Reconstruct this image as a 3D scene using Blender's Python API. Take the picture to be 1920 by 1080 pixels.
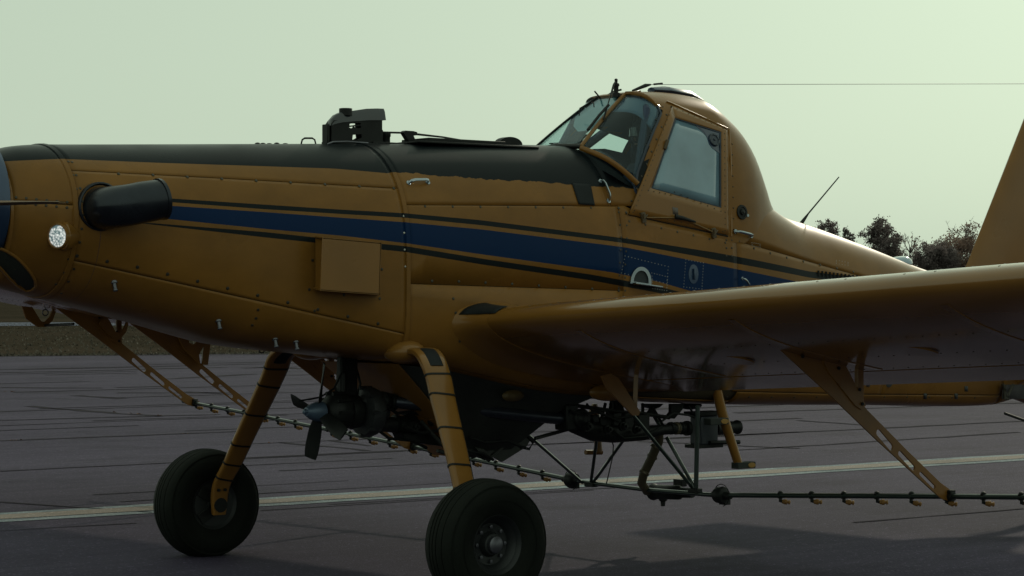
import bpy, bmesh, math, random
from mathutils import Vector, Matrix, noise
R = math.radians
random.seed(7)
scn = bpy.context.scene
for o in list(bpy.data.objects): bpy.data.objects.remove(o)
COL = scn.collection

# ------------------------------------------------------------------ camera, sky, sun, exposure
FPX = 4175.0; CAM_H = 1.8; PSI = R(38.3); HOR = 550.0
CP, SP = math.cos(PSI), math.sin(PSI)
CX, CY = 1.12*CP-14*SP, -1.12*SP-14*CP
cam_d = bpy.data.cameras.new('camera'); cam = bpy.data.objects.new('camera', cam_d); COL.objects.link(cam)
cam.location = (CX, CY, CAM_H)
cam.rotation_euler = (R(90)+math.atan(10/FPX), 0, -PSI)
cam_d.sensor_width = 36; cam_d.lens = 36*FPX/1920; cam_d.clip_start = .1; cam_d.clip_end = 9000
scn.camera = cam
SUN_EL, SUN_AZ = 26.0, 60.0       # azimuth measured from +Y towards +X
w = bpy.data.worlds.new('World'); scn.world = w; w.use_nodes = True
nt = w.node_tree; nt.nodes.clear()
out = nt.nodes.new('ShaderNodeOutputWorld'); bg = nt.nodes.new('ShaderNodeBackground')
sky = nt.nodes.new('ShaderNodeTexSky'); sky.sky_type = 'NISHITA'; sky.sun_disc = False
sky.sun_elevation = R(SUN_EL); sky.sun_rotation = R(SUN_AZ)
sky.air_density = 1.0; sky.dust_density = 4.0; sky.ozone_density = 1.0; sky.altitude = 100
hs = nt.nodes.new('ShaderNodeHueSaturation'); hs.inputs['Saturation'].default_value = .45
tint = nt.nodes.new('ShaderNodeMix'); tint.data_type = 'RGBA'; tint.blend_type = 'MULTIPLY'; tint.inputs[0].default_value = 1
tint.inputs[7].default_value = (.80, 1.0, .80, 1)
nt.links.new(sky.outputs[0], hs.inputs['Color']); nt.links.new(hs.outputs[0], tint.inputs[6])
veil = nt.nodes.new('ShaderNodeMix'); veil.data_type = 'RGBA'; veil.inputs[0].default_value = .83   # thin even overcast over the clear sky
veil.inputs[7].default_value = (9.3, 11.2, 8.9, 1)
nt.links.new(tint.outputs[2], veil.inputs[6]); nt.links.new(veil.outputs[2], bg.inputs[0]); bg.inputs[1].default_value = .059
nt.links.new(bg.outputs[0], out.inputs[0])
sun_d = bpy.data.lights.new('sun', 'SUN'); sun = bpy.data.objects.new('sun', sun_d); COL.objects.link(sun)
sun_d.energy = 1.0; sun_d.angle = R(1.8); sun_d.color = (1, .9, .72)
sdir = Vector((math.sin(R(SUN_AZ))*math.cos(R(SUN_EL)), math.cos(R(SUN_AZ))*math.cos(R(SUN_EL)), math.sin(R(SUN_EL))))
sun.rotation_euler = sdir.to_track_quat('Z', 'Y').to_euler()
sun.location = (30, 40, 40)
scn.view_settings.view_transform = 'Standard'; scn.view_settings.look = 'None'
scn.view_settings.gamma = 1; scn.view_settings.use_curve_mapping = False
scn.view_settings.exposure = 0
scn.render.engine = 'CYCLES'

# ------------------------------------------------------------------ survey helpers: a sight line met with a real plane of the aircraft
def ray(px, py):
    a = (px-960)/FPX; return Vector((a*CP+SP, -a*SP+CP, (HOR-py)/FPX))
def P(px, py, Y):
    d = ray(px, py); t = (Y-CY)/d.y; return Vector((CX+t*d.x, Y, CAM_H+t*d.z))
def PX(px, py, X):
    d = ray(px, py); t = (X-CX)/d.x; return Vector((X, CY+t*d.y, CAM_H+t*d.z))
def PG(px, py, Z=0.0):
    d = ray(px, py); t = (Z-CAM_H)/d.z; return Vector((CX+t*d.x, CY+t*d.y, Z))
def lerp(a, b, t): return a+(b-a)*t
def interp(tab, x):
    if x <= tab[0][0]: return tab[0][1]
    for (x0, y0), (x1, y1) in zip(tab, tab[1:]):
        if x <= x1: return y0+(y1-y0)*(x-x0)/(x1-x0)
    return tab[-1][1]
def smooth(tab, x):            # monotone cubic
    n = len(tab)
    if x <= tab[0][0]: return tab[0][1]
    if x >= tab[-1][0]: return tab[-1][1]
    i = max(k for k in range(n-1) if tab[k][0] <= x)
    d = [(tab[k+1][1]-tab[k][1])/(tab[k+1][0]-tab[k][0]) for k in range(n-1)]
    def m(k):
        if k == 0: return d[0]
        if k == n-1: return d[-1]
        return 0 if d[k-1]*d[k] <= 0 else 2*d[k-1]*d[k]/(d[k-1]+d[k])
    h = tab[i+1][0]-tab[i][0]; t = (x-tab[i][0])/h
    return ((2*t**3-3*t*t+1)*tab[i][1]+(t**3-2*t*t+t)*h*m(i)+(-2*t**3+3*t*t)*tab[i+1][1]+(t**3-t*t)*h*m(i+1))

# ------------------------------------------------------------------ materials
MATS = {}
def mat(name, col, rough=.5, metal=0., coat=0., noise_amt=.12, noise_scale=6., bump=.0, bump_scale=80., spec=.5, rn=0.):
    if name in MATS: return MATS[name]
    m = bpy.data.materials.new(name); m.use_nodes = True; t = m.node_tree; b = t.nodes['Principled BSDF']
    b.inputs['Roughness'].default_value = rough; b.inputs['Metallic'].default_value = metal
    b.inputs['Coat Weight'].default_value = coat; b.inputs['Coat Roughness'].default_value = .12
    b.inputs['Specular IOR Level'].default_value = spec
    tc = t.nodes.new('ShaderNodeTexCoord')
    nz = t.nodes.new('ShaderNodeTexNoise'); nz.inputs['Scale'].default_value = noise_scale; nz.inputs['Detail'].default_value = 6
    t.links.new(tc.outputs['Object'], nz.inputs['Vector'])
    mx = t.nodes.new('ShaderNodeMix'); mx.data_type = 'RGBA'
    mr = t.nodes.new('ShaderNodeMapRange'); mr.inputs[1].default_value = .3; mr.inputs[2].default_value = .7
    t.links.new(nz.outputs['Fac'], mr.inputs[0]); t.links.new(mr.outputs[0], mx.inputs[0])
    mx.inputs[6].default_value = tuple(c*(1-noise_amt) for c in col)+(1,)
    mx.inputs[7].default_value = tuple(min(1, c*(1+noise_amt)) for c in col)+(1,)
    t.links.new(mx.outputs[2], b.inputs['Base Color'])
    if rn:
        r2 = t.nodes.new('ShaderNodeMapRange'); r2.inputs[1].default_value = .3; r2.inputs[2].default_value = .7
        r2.inputs[3].default_value = rough-rn; r2.inputs[4].default_value = rough+rn
        n3 = t.nodes.new('ShaderNodeTexNoise'); n3.inputs['Scale'].default_value = noise_scale*.7; n3.inputs['Detail'].default_value = 8
        t.links.new(tc.outputs['Object'], n3.inputs['Vector']); t.links.new(n3.outputs['Fac'], r2.inputs[0]); t.links.new(r2.outputs[0], b.inputs['Roughness'])
    if bump:
        n2 = t.nodes.new('ShaderNodeTexNoise'); n2.inputs['Scale'].default_value = bump_scale; n2.inputs['Detail'].default_value = 4
        t.links.new(tc.outputs['Object'], n2.inputs['Vector'])
        bp = t.nodes.new('ShaderNodeBump'); bp.inputs['Strength'].default_value = bump; bp.inputs['Distance'].default_value = .01
        t.links.new(n2.outputs['Fac'], bp.inputs['Height']); t.links.new(bp.outputs[0], b.inputs['Normal'])
    MATS[name] = m; return m
YEL = (.195, .089, .018); BLUE = (.004, .020, .068); BLK = (.010, .013, .015)
yellow = mat('yellow_paint', YEL, .34, coat=.35, noise_amt=.09, noise_scale=3, bump=.06, bump_scale=3.0, rn=.08)
black_metal = mat('black_metal', (.009, .010, .010), .5, .1, noise_amt=.4, bump=.1, spec=.25)
dark_green_metal = mat('dark_green_metal', (.018, .03, .026), .3, .3, coat=.3)
grey_metal = mat('grey_metal', (.12, .12, .14), .35, .8, noise_amt=.25, rn=.1)
bright_metal = mat('bright_metal', (.32, .36, .40), .22, 1., rn=.08)
navy_metal = mat('navy_paint', (.02, .045, .10), .22, .3, coat=.5)
rubber = mat('rubber', (.0045, .006, .0045), .8, noise_amt=.3, bump=.2, bump_scale=60, spec=.2)
brass = mat('amber_plastic', (.22, .10, .02), .6)
brownpipe = mat('brown_hose', (.07, .055, .03), .5, noise_amt=.3)
interior = mat('cockpit_lining', (.03, .045, .085), .8)
skin_m = mat('skin', (.30, .17, .12), .6)
cloth_m = mat('dark_cloth', (.035, .05, .085), .9)
screw_m = mat('screw_head', (.05, .045, .035), .4, .6)
screw_l = mat('bright_screw', (.35, .35, .33), .35, .8)

def mathn(t, op, a, b=None):
    n = t.nodes.new('ShaderNodeMath'); n.operation = op
    for i, v in enumerate((a, b)):
        if v is None: continue
        if isinstance(v, (int, float)): n.inputs[i].default_value = v
        else: t.links.new(v, n.inputs[i])
    return n.outputs[0]
def livery():
    # bands are laid out along surveyed lines carried as mesh attributes
    m = mat('livery_paint', YEL, .34, coat=.35, noise_amt=.09, noise_scale=3, bump=.05, bump_scale=3.0, rn=.08)
    t = m.node_tree; b = t.nodes['Principled BSDF']
    base = b.inputs['Base Color'].links[0].from_socket
    def att(n):
        a = t.nodes.new('ShaderNodeAttribute'); a.attribute_name = n; s = t.nodes.new('ShaderNodeSeparateXYZ'); t.links.new(a.outputs['Vector'], s.inputs[0]); return s.outputs
    A, B, C = att('band_a'), att('band_b'), att('band_c')
    def between(hi, lo): return mathn(t, 'MULTIPLY', mathn(t, 'LESS_THAN', hi, 0.0), mathn(t, 'GREATER_THAN', lo, 0.0))
    mp = t.nodes.new('ShaderNodeMapping'); mp.inputs['Scale'].default_value = (1.1, 1.4, 1.7); tcg = t.nodes.new('ShaderNodeTexCoord'); t.links.new(tcg.outputs['Object'], mp.inputs[0])
    gr = t.nodes.new('ShaderNodeTexNoise'); gr.inputs['Scale'].default_value = 2.2; gr.inputs['Detail'].default_value = 9; gr.inputs['Roughness'].default_value = .7; t.links.new(mp.outputs[0], gr.inputs['Vector'])
    gm = t.nodes.new('ShaderNodeMapRange'); gm.inputs[1].default_value = .40; gm.inputs[2].default_value = .68; gm.inputs[3].default_value = 1.0; gm.inputs[4].default_value = .80; t.links.new(gr.outputs['Fac'], gm.inputs[0])
    gx = t.nodes.new('ShaderNodeMix'); gx.data_type = 'RGBA'; gx.blend_type = 'MULTIPLY'; gx.inputs[0].default_value = 1; t.links.new(base, gx.inputs[6]); t.links.new(gm.outputs[0], gx.inputs[7]); base = gx.outputs[2]
    b1 = between(A[0], A[1]); bl = between(A[2], B[0]); b2 = between(B[1], B[2])
    tc = t.nodes.new('ShaderNodeTexCoord'); nz = t.nodes.new('ShaderNodeTexNoise'); nz.inputs['Scale'].default_value = 14; nz.inputs['Detail'].default_value = 6
    t.links.new(tc.outputs['Object'], nz.inputs['Vector'])
    rag = mathn(t, 'MULTIPLY', mathn(t, 'SUBTRACT', nz.outputs['Fac'], .5), mathn(t, 'MULTIPLY', C[1], .045))
    top = mathn(t, 'GREATER_THAN', mathn(t, 'ADD', C[0], rag), 0.0)
    dark = mathn(t, 'MAXIMUM', mathn(t, 'MAXIMUM', b1, b2), top)
    dark = mathn(t, 'MAXIMUM', dark, mathn(t, 'GREATER_THAN', C[2], .5))
    m1 = t.nodes.new('ShaderNodeMix'); m1.data_type = 'RGBA'; t.links.new(bl, m1.inputs[0]); t.links.new(base, m1.inputs[6]); m1.inputs[7].default_value = BLUE+(1,)
    m2 = t.nodes.new('ShaderNodeMix'); m2.data_type = 'RGBA'; t.links.new(dark, m2.inputs[0]); t.links.new(m1.outputs[2], m2.inputs[6]); m2.inputs[7].default_value = BLK+(1,)
    # the anti-glare black is worn and rubbed on the hopper
    t.links.new(m2.outputs[2], b.inputs['Base Color'])
    b.inputs['Coat Weight'].default_value = 0.0
    livery.mask = mathn(t, 'SUBTRACT', .18, mathn(t, 'MULTIPLY', mathn(t, 'MAXIMUM', dark, bl), .11))
    return m
livery_m = livery()
livery_m.node_tree.links.new(livery.mask, livery_m.node_tree.nodes['Principled BSDF'].inputs['Specular IOR Level'])
for m_ in (yellow, livery_m): m_.node_tree.nodes['Principled BSDF'].inputs['Specular IOR Level'].default_value = .18

def glass(name, tintc, refl=.08, rough=.02):
    m = bpy.data.materials.new(name); m.use_nodes = True; t = m.node_tree; t.nodes.clear()
    o = t.nodes.new('ShaderNodeOutputMaterial'); tr = t.nodes.new('ShaderNodeBsdfTransparent'); tr.inputs[0].default_value = tintc+(1,)
    gl = t.nodes.new('ShaderNodeBsdfGlossy'); gl.inputs['Roughness'].default_value = rough; gl.inputs[0].default_value = (.9, .95, 1, 1)
    lw = t.nodes.new('ShaderNodeLayerWeight'); lw.inputs[0].default_value = .5
    ad = mathn(t, 'ADD', mathn(t, 'MULTIPLY', mathn(t, 'POWER', lw.outputs['Facing'], 4.), .4), refl)
    mx = t.nodes.new('ShaderNodeMixShader'); t.links.new(ad, mx.inputs[0]); t.links.new(tr.outputs[0], mx.inputs[1]); t.links.new(gl.outputs[0], mx.inputs[2]); t.links.new(mx.outputs[0], o.inputs[0])
    return m
clear_glass = glass('clear_glass', (.80, .88, .88), .02)
blue_glass = glass('blue_tint_film', (.10, .22, .34), .12)
side_glass = mat('window_film_sky_glow', (.17, .28, .36), .16, 0., coat=1., noise_amt=.25, noise_scale=2.5)  # opaque film; sky shining through is painted into its light blue-grey

# ------------------------------------------------------------------ mesh helpers
class MB:
    def __init__(s): s.v = []; s.f = []
    def add(s, vs, fs):
        n = len(s.v); s.v += [tuple(v) for v in vs]; s.f += [tuple(i+n for i in f) for f in fs]
    def box(s, c, size, rot=None, taper=1):
        c = Vector(c); x, y, z = (d/2 for d in size); vs = []
        for dz in (-1, 1):
            k = 1 if dz < 0 else taper
            for dx, dy in ((-1, -1), (1, -1), (1, 1), (-1, 1)):
                p = Vector((dx*x*k, dy*y*k, dz*z)); p = rot @ p if rot else p; vs.append(c+p)
        s.add(vs, [(3, 2, 1, 0), (4, 5, 6, 7), (0, 1, 5, 4), (1, 2, 6, 5), (2, 3, 7, 6), (3, 0, 4, 7)])
    def tube(s, pts, r, n=10, caps=True, flat=1.0, updir=None):
        pts = [Vector(p) for p in pts]; m = len(pts)
        rs = r if isinstance(r, (list, tuple)) else [r]*m
        fl = flat if isinstance(flat, (list, tuple)) else [flat]*m
        ring = []; prev = Vector(updir) if updir else None
        for i, p in enumerate(pts):
            d = (pts[min(i+1, m-1)]-pts[max(i-1, 0)]).normalized()
            if prev is None: prev = Vector((0, 0, 1)) if abs(d.z) < .9 else Vector((1, 0, 0))
            u = (prev-d*prev.dot(d)).normalized(); prev = u; w_ = d.cross(u)
            ring.append([p+u*math.cos(a)*rs[i]+w_*math.sin(a)*rs[i]*fl[i] for a in (2*math.pi*k/n for k in range(n))])
        s.rings(ring, caps)
    def rings(s, ring, caps=True, closed=True):
        n = len(ring[0]); vs = [p for r_ in ring for p in r_]; fs = []
        for i in range(len(ring)-1):
            for k in range(n if closed else n-1):
                a, b = i*n+k, i*n+(k+1) % n; fs.append((a, b, b+n, a+n))
        if caps: fs.append(tuple(reversed(range(n)))); fs.append(tuple(range((len(ring)-1)*n, len(ring)*n)))
        s.add(vs, fs)
    def lathe(s, c, axis, prof, n=24, caps=True):
        c = Vector(c); d = Vector(axis).normalized(); u = d.orthogonal().normalized(); w_ = d.cross(u)
        s.rings([[c+d*h+(u*math.cos(2*math.pi*k/n)+w_*math.sin(2*math.pi*k/n))*max(r_, .0005) for k in range(n)] for h, r_ in prof], caps)
    def sphere(s, c, r, n=12, m=8):
        r = r if isinstance(r, (tuple, list)) else (r, r, r); c = Vector(c)
        s.rings([[c+Vector((math.cos(2*math.pi*k/n)*math.sin(t)*r[0], math.sin(2*math.pi*k/n)*math.sin(t)*r[1], math.cos(t)*r[2])) for k in range(n)] for t in (max(.01, math.pi*j/m)if j<m else math.pi-.01 for j in range(m+1))][::-1])
    def build(s, name, m, parent=None, smooth_ang=40, bevel=0, label=None, kind=None, fix=True):
        me = bpy.data.meshes.new(name); me.from_pydata(s.v, [], s.f); me.update()
        if fix:
            b = bmesh.new(); b.from_mesh(me); bmesh.ops.recalc_face_normals(b, faces=b.faces); b.to_mesh(me); b.free()
        return link(name, me, m, parent, smooth_ang, bevel, label, kind)
def link(name, me, m, parent=None, smooth_ang=40, bevel=0, label=None, kind=None):
    me.materials.clear(); me.materials.append(m)
    if smooth_ang:
        me.shade_smooth(); me.set_sharp_from_angle(angle=R(smooth_ang))
    o = bpy.data.objects.new(name, me); COL.objects.link(o)
    if parent: o.parent = parent
    if bevel:
        b = o.modifiers.new('bevel', 'BEVEL'); b.width = bevel; b.segments = 2; b.limit_method = 'ANGLE'; b.angle_limit = R(40)
    if label: o['label'] = label
    if kind: o['kind'] = kind
    return o
def tag(o, label, cat, group=None):
    o['label'] = label; o['category'] = cat
    if group: o['group'] = group
    return o
def empty(name, loc=(0, 0, 0)):
    o = bpy.data.objects.new(name, None); COL.objects.link(o); o.location = loc; return o
def tubeo(name, pts, r, m, parent=None, n=10, **k): 
    b = MB(); b.tube(pts, r, n, **{a: k.pop(a) for a in list(k) if a in ('flat', 'updir', 'caps')}); return b.build(name, m, parent, **k)
def boxo(name, c, size, m, parent=None, rot=None, bevel=.004, **k):
    b = MB(); b.box(c, size, rot); return b.build(name, m, parent, bevel=bevel, **k)
def plate_mesh(name, outline, holes, thick):
    """flat sheet in local XZ, centred on y=0, real thickness, real holes"""
    cu = bpy.data.curves.new(name, 'CURVE'); cu.dimensions = '2D'; cu.fill_mode = 'BOTH'; cu.extrude = thick/2
    for poly in [outline]+holes:
        sp = cu.splines.new('POLY'); sp.points.add(len(poly)-1); sp.use_cyclic_u = True
        for i, (x, z) in enumerate(poly): sp.points[i].co = (x, z, 0, 1)
    ob = bpy.data.objects.new(name, cu); COL.objects.link(ob)
    me = bpy.data.meshes.new_from_object(ob.evaluated_get(bpy.context.evaluated_depsgraph_get()))
    bpy.data.objects.remove(ob); me.transform(Matrix.Rotation(R(90), 4, 'X')); me.name = name
    return me
def slot(a, b, r, n=7):
    a = Vector(a); b = Vector(b); d = (b-a).normalized(); ang = math.atan2(d.y, d.x)
    pts = [(b.x+r*math.cos(ang+t), b.y+r*math.sin(ang+t)) for t in [(-.5+i/(n-1))*math.pi for i in range(n)]]
    pts += [(a.x-r*math.cos(ang+t), a.y-r*math.sin(ang+t)) for t in [(-.5+i/(n-1))*math.pi for i in range(n)]]
    return pts

# ------------------------------------------------------------------ GROUND (setting)
def ground_mat(name, cols, sc, stretch=(1, 1, 1), rough=.9, bump=.4, bscale=220, rotz=0, big=.05):
    m = bpy.data.materials.new(name); m.use_nodes = True; t = m.node_tree; b = t.nodes['Principled BSDF']; b.inputs['Roughness'].default_value = rough
    b.inputs['Specular IOR Level'].default_value = .0 if 'grass' in name else .06
    tc = t.nodes.new('ShaderNodeTexCoord'); mp = t.nodes.new('ShaderNodeMapping'); mp.inputs['Scale'].default_value = stretch; mp.inputs['Rotation'].default_value = (0, 0, rotz)
    t.links.new(tc.outputs['Object'], mp.inputs[0])
    n1 = t.nodes.new('ShaderNodeTexNoise'); n1.inputs['Scale'].default_value = sc; n1.inputs['Detail'].default_value = 8; n1.inputs['Roughness'].default_value = .65
    t.links.new(mp.outputs[0], n1.inputs['Vector'])
    n2 = t.nodes.new('ShaderNodeTexNoise'); n2.inputs['Scale'].default_value = big; n2.inputs['Detail'].default_value = 5
    t.links.new(mp.outputs[0], n2.inputs['Vector'])
    n3 = t.nodes.new('ShaderNodeTexNoise'); n3.inputs['Scale'].default_value = bscale; n3.inputs['Detail'].default_value = 2
    t.links.new(tc.outputs['Object'], n3.inputs['Vector'])
    f = mathn(t, 'ADD', mathn(t, 'ADD', mathn(t, 'MULTIPLY', n1.outputs['Fac'], .33), mathn(t, 'MULTIPLY', n2.outputs['Fac'], .33)), mathn(t, 'MULTIPLY', n3.outputs['Fac'], .34))
    cr = t.nodes.new('ShaderNodeValToRGB'); cr.color_ramp.elements[0].position = .36; cr.color_ramp.elements[1].position = .64
    cr.color_ramp.elements[0].color = cols[0]+(1,); cr.color_ramp.elements[1].color = cols[-1]+(1,)
    for i, c in enumerate(cols[1:-1]):
        e = cr.color_ramp.elements.new(.36+.28*(i+1)/(len(cols)-1)); e.color = c+(1,)
    t.links.new(f, cr.inputs[0])
    n4 = t.nodes.new('ShaderNodeTexNoise'); n4.inputs['Scale'].default_value = 42; n4.inputs['Detail'].default_value = 1; t.links.new(tc.outputs['Object'], n4.inputs['Vector'])
    n5 = t.nodes.new('ShaderNodeTexNoise'); n5.inputs['Scale'].default_value = .55; n5.inputs['Detail'].default_value = 7; n5.inputs['Roughness'].default_value = .7; t.links.new(tc.outputs['Object'], n5.inputs['Vector'])
    sm = t.nodes.new('ShaderNodeMapRange'); sm.inputs[1].default_value = .64; sm.inputs[2].default_value = .74; sm.inputs[3].default_value = 1; sm.inputs[4].default_value = 2.3; t.links.new(n4.outputs['Fac'], sm.inputs[0])
    st_ = t.nodes.new('ShaderNodeMapRange'); st_.inputs[1].default_value = .50; st_.inputs[2].default_value = .72; st_.inputs[3].default_value = 1.04; st_.inputs[4].default_value = .62; t.links.new(n5.outputs['Fac'], st_.inputs[0])
    mm = t.nodes.new('ShaderNodeMix'); mm.data_type = 'RGBA'; mm.blend_type = 'MULTIPLY'; mm.inputs[0].default_value = 1; t.links.new(cr.outputs[0], mm.inputs[6]); t.links.new(mathn(t, 'MULTIPLY', sm.outputs[0], st_.outputs[0]), mm.inputs[7])
    t.links.new(mm.outputs[2], b.inputs['Base Color'])
    bp = t.nodes.new('ShaderNodeBump'); bp.inputs['Strength'].default_value = bump; bp.inputs['Distance'].default_value = .012
    t.links.new(n3.outputs['Fac'], bp.inputs['Height']); t.links.new(bp.outputs[0], b.inputs['Normal'])
    MATS[name] = m; return m
def sheet(name, poly, z, m, kind='structure', parent=None):
    me = bpy.data.meshes.new(name); me.from_pydata([(p[0], p[1], z) for p in poly], [], [tuple(range(len(poly)))]); me.update()
    b = bmesh.new(); b.from_mesh(me)
    for f in b.faces:
        if f.normal.z < 0: f.normal_flip()
    b.to_mesh(me); b.free()
    return link(name, me, m, parent, 0, kind=kind)
grass_m = ground_mat('dry_grass_ground', [(.020, .020, .014), (.040, .032, .024), (.065, .048, .038)], .9, (1, 1, 1), .95, .5, 12, big=.06)
LD = (PG(1600, 655)-PG(0, 668.5)); ld = Vector((LD.x, LD.y)).normalized()       # direction of paving lanes
lang = math.atan2(ld.y, ld.x)
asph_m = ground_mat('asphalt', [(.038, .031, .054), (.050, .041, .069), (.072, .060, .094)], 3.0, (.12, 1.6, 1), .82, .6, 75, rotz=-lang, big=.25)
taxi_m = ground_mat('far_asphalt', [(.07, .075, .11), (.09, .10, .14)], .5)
S = 5000
sheet('grass_field', [(-S, -S), (S, -S), (S, S), (-S, S)], 0.0, grass_m)
nrm = Vector((-ld.y, ld.x)); 
if nrm.y < 0: nrm = -nrm
e0 = PG(0, 668.5); e0 = Vector((e0.x, e0.y))
# apron with a broken edge against the grass
edge = []
rng = random.Random(3)
k = -60.
while k < 260:
    edge.append(e0+ld*k+nrm*(rng.uniform(-.12, .12)+.1*math.sin(k*.3))); k += .8
poly = edge+[e0+ld*260-nrm*150, e0-ld*60-nrm*150]
apron = sheet('asphalt_apron', poly, .012, asph_m)
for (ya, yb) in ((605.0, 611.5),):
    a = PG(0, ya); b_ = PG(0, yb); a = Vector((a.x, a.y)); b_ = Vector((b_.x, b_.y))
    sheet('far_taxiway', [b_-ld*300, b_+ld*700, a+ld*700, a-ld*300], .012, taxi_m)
line_y = ground_mat('taxi_line_yellow', [(.19, .155, .14), (.29, .245, .225)], 9, (.3, 1.5, 1), .8, .4, 150, rotz=-lang, big=1)
line_w = ground_mat('taxi_line_white', [(.05, .06, .075), (.20, .23, .26), (.28, .30, .32)], 14, (.4, 1.8, 1), .8, .4, 150, rotz=-lang, big=2)
def strip(name, A, B, wa, wb, z, m, parent, jit=.0, step=.5, seed=1, ext=0):
    """ribbon between two ground points, wa wide at A and wb at B"""
    rg = random.Random(seed); A = Vector((A[0], A[1])); B = Vector((B[0], B[1])); d = (B-A).normalized(); A = A-d*ext; B = B+d*ext; n = Vector((-d.y, d.x)); L = (B-A).length
    c = max(2, int(L/step)); vs = []; wob = 0
    for i in range(c+1):
        t = i/c; w_ = lerp(wa, wb, t)/2; wob = wob*.85+rg.uniform(-jit, jit); p = A.lerp(B, t)+n*wob
        q1 = p+n*(w_*(1+rg.uniform(-1, 1)*(.5 if jit else .06))); q2 = p-n*(w_*(1+rg.uniform(-1, 1)*(.5 if jit else .06)))
        vs += [(q1.x, q1.y, z), (q2.x, q2.y, z)]
    fs = [(2*i, 2*i+1, 2*i+3, 2*i+2) for i in range(c)]
    b = MB(); b.add(vs, fs); 
    o = b.build(name, m, parent, 0, fix=False)
    if o.data.polygons[0].normal.z < 0: o.data.flip_normals()
    return o
tl0, tl1 = PG(480, 945), PG(1920, 859.5)
strip('taxi_line_border', tl0, tl1, .70, .70, .016, line_w, apron, ext=30)
strip('taxi_line', tl0, tl1, .34, .34, .020, line_y, apron, ext=30)
tar = mat('joint_tar', (.023, .019, .028), 1., spec=.05)
rust = mat('joint_weeds', (.13, .06, .04), .9)
seams = [((0, 829), (450, 811), .05, .012), ((0, 886), (753, 848), .05, .012), ((760, 848), (1500, 812), .06, .01), ((966, 838), (1920, 792), .06, .012),
 ((1380, 846), (1920, 813), .06, .02), ((1380, 776), (1920, 757), .05, .02), ((0, 790), (413, 779), .07, .02), ((60, 763), (317, 782), .10, .05), ((140, 743), (225, 749), .12, .04),
 ((218, 728), (335, 725), .14, .02), ((0, 728), (190, 729), .08, .02), ((220, 738), (440, 738), .06, .02), ((310, 712), (470, 703), .06, .02), ((345, 736), (425, 739), .08, .03),
 ((1200, 830), (1500, 843), .05, .03), ((520, 832), (680, 848), .07, .04), ((620, 828), (700, 838), .05, .03), ((1600, 983), (1920, 957), .02, .01),
 ((500, 768), (760, 758), .05, .02), ((0, 700), (420, 690), .05, .03), ((480, 690), (620, 694), .05, .03), ((1500, 790), (1650, 801), .03, .03), ((0, 1000), (260, 985), .02, .02), ((1150, 800), (1500, 786), .05, .02), ((1150, 772), (1920, 744), .05, .02), ((0, 944), (300, 962), .03, .03)]
for i, (a, b_, w_, j) in enumerate(seams):
    A_, B_ = PG(*a), PG(*b_); pxw = .8+w_*4.5
    strip('paving_joint', A_, B_, pxw*1.8*FPX/(a[1]-HOR)**2, pxw*1.8*FPX/(b_[1]-HOR)**2, .016, tar, apron, jit=j*1.5, step=.35, seed=i)
rg = random.Random(21)
for k in range(30):        # finer paver seams, fading in and out
    y0 = 672+290*rg.random()**1.5; x0 = rg.uniform(-100, 700); x1 = min(2000, x0+rg.uniform(150, 700)); sl_ = -math.tan(R(1.0+.0084*(y0-668)))
    y1 = y0+sl_*(x1-x0)
    if y1 < 670: continue
    A_, B_ = PG(x0, y0), PG(x1, y1); strip('paving_joint', A_, B_, .8*1.8*FPX/(y0-HOR)**2, .5*1.8*FPX/(y1-HOR)**2, .016, tar, apron, jit=.03, step=.8, seed=100+k)
strip('apron_edge_shade', PG(0, 669.3), PG(1600, 655.8), .55, .55, .016, tar, apron, jit=.10, step=.6, seed=77, ext=40)  # dark strip painted for the shaded gap along the grass edge
# weeds in the joints: small tufts
tb = MB(); rg = random.Random(5)
for a, b_, n in (((60, 763), (317, 782), 20), ((0, 735), (60, 737), 8), ((500, 832), (620, 842), 14), ((1200, 830), (1500, 843), 8), ((100, 676), (118, 676), 8), ((0, 829), (450, 811), 14)):
    A, B = PG(*a), PG(*b_)
    cl = [rg.random() for _ in range(max(2, n//5))]
    for _ in range(n*2):
        t = rg.choice(cl)+rg.gauss(0, .012); p = A.lerp(B, t); h = rg.uniform(.01, .03); an = rg.uniform(0, 6.28)
        d = Vector((math.cos(an), math.sin(an), 0))*.02
        tb.add([p+Vector((0, 0, .013))-d, p+Vector((0, 0, .013))+d, p+Vector((rg.uniform(-.03, .03), rg.uniform(-.03, .03), h))], [(0, 1, 2)])
o = tb.build('weed_tufts', rust, None, 0, kind='stuff', fix=False); tag(o, 'small reddish weed tufts growing in the cracks of the asphalt', 'weeds')
# grass blades on the verge and the field seen under the nose
gb = MB(); rg = random.Random(11)
for i in range(26000):
    if i < 7000: u = rg.uniform(-6, 60); v = abs(rg.gauss(0, .5))+.05
    else: u = rg.uniform(-10, 75); v = 70*rg.random()**1.3
    q = e0+ld*u+nrm*v; h = rg.uniform(.03, .09); an = rg.uniform(0, 6.28); d = Vector((math.cos(an), math.sin(an), 0))*rg.uniform(.02, .05)
    p = Vector((q.x, q.y, 0)); gb.add([p-d, p+d, p+Vector((rg.uniform(-.05, .05), rg.uniform(-.05, .05), h))], [(0, 1, 2)])
gbm = mat('grass_blades', (.075, .062, .048), .9, noise_amt=.5, noise_scale=.8)
o = gb.build('grass', gbm, None, 0, kind='stuff', fix=False); tag(o, 'dry brownish grass along the far edge of the apron', 'grass')

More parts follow.
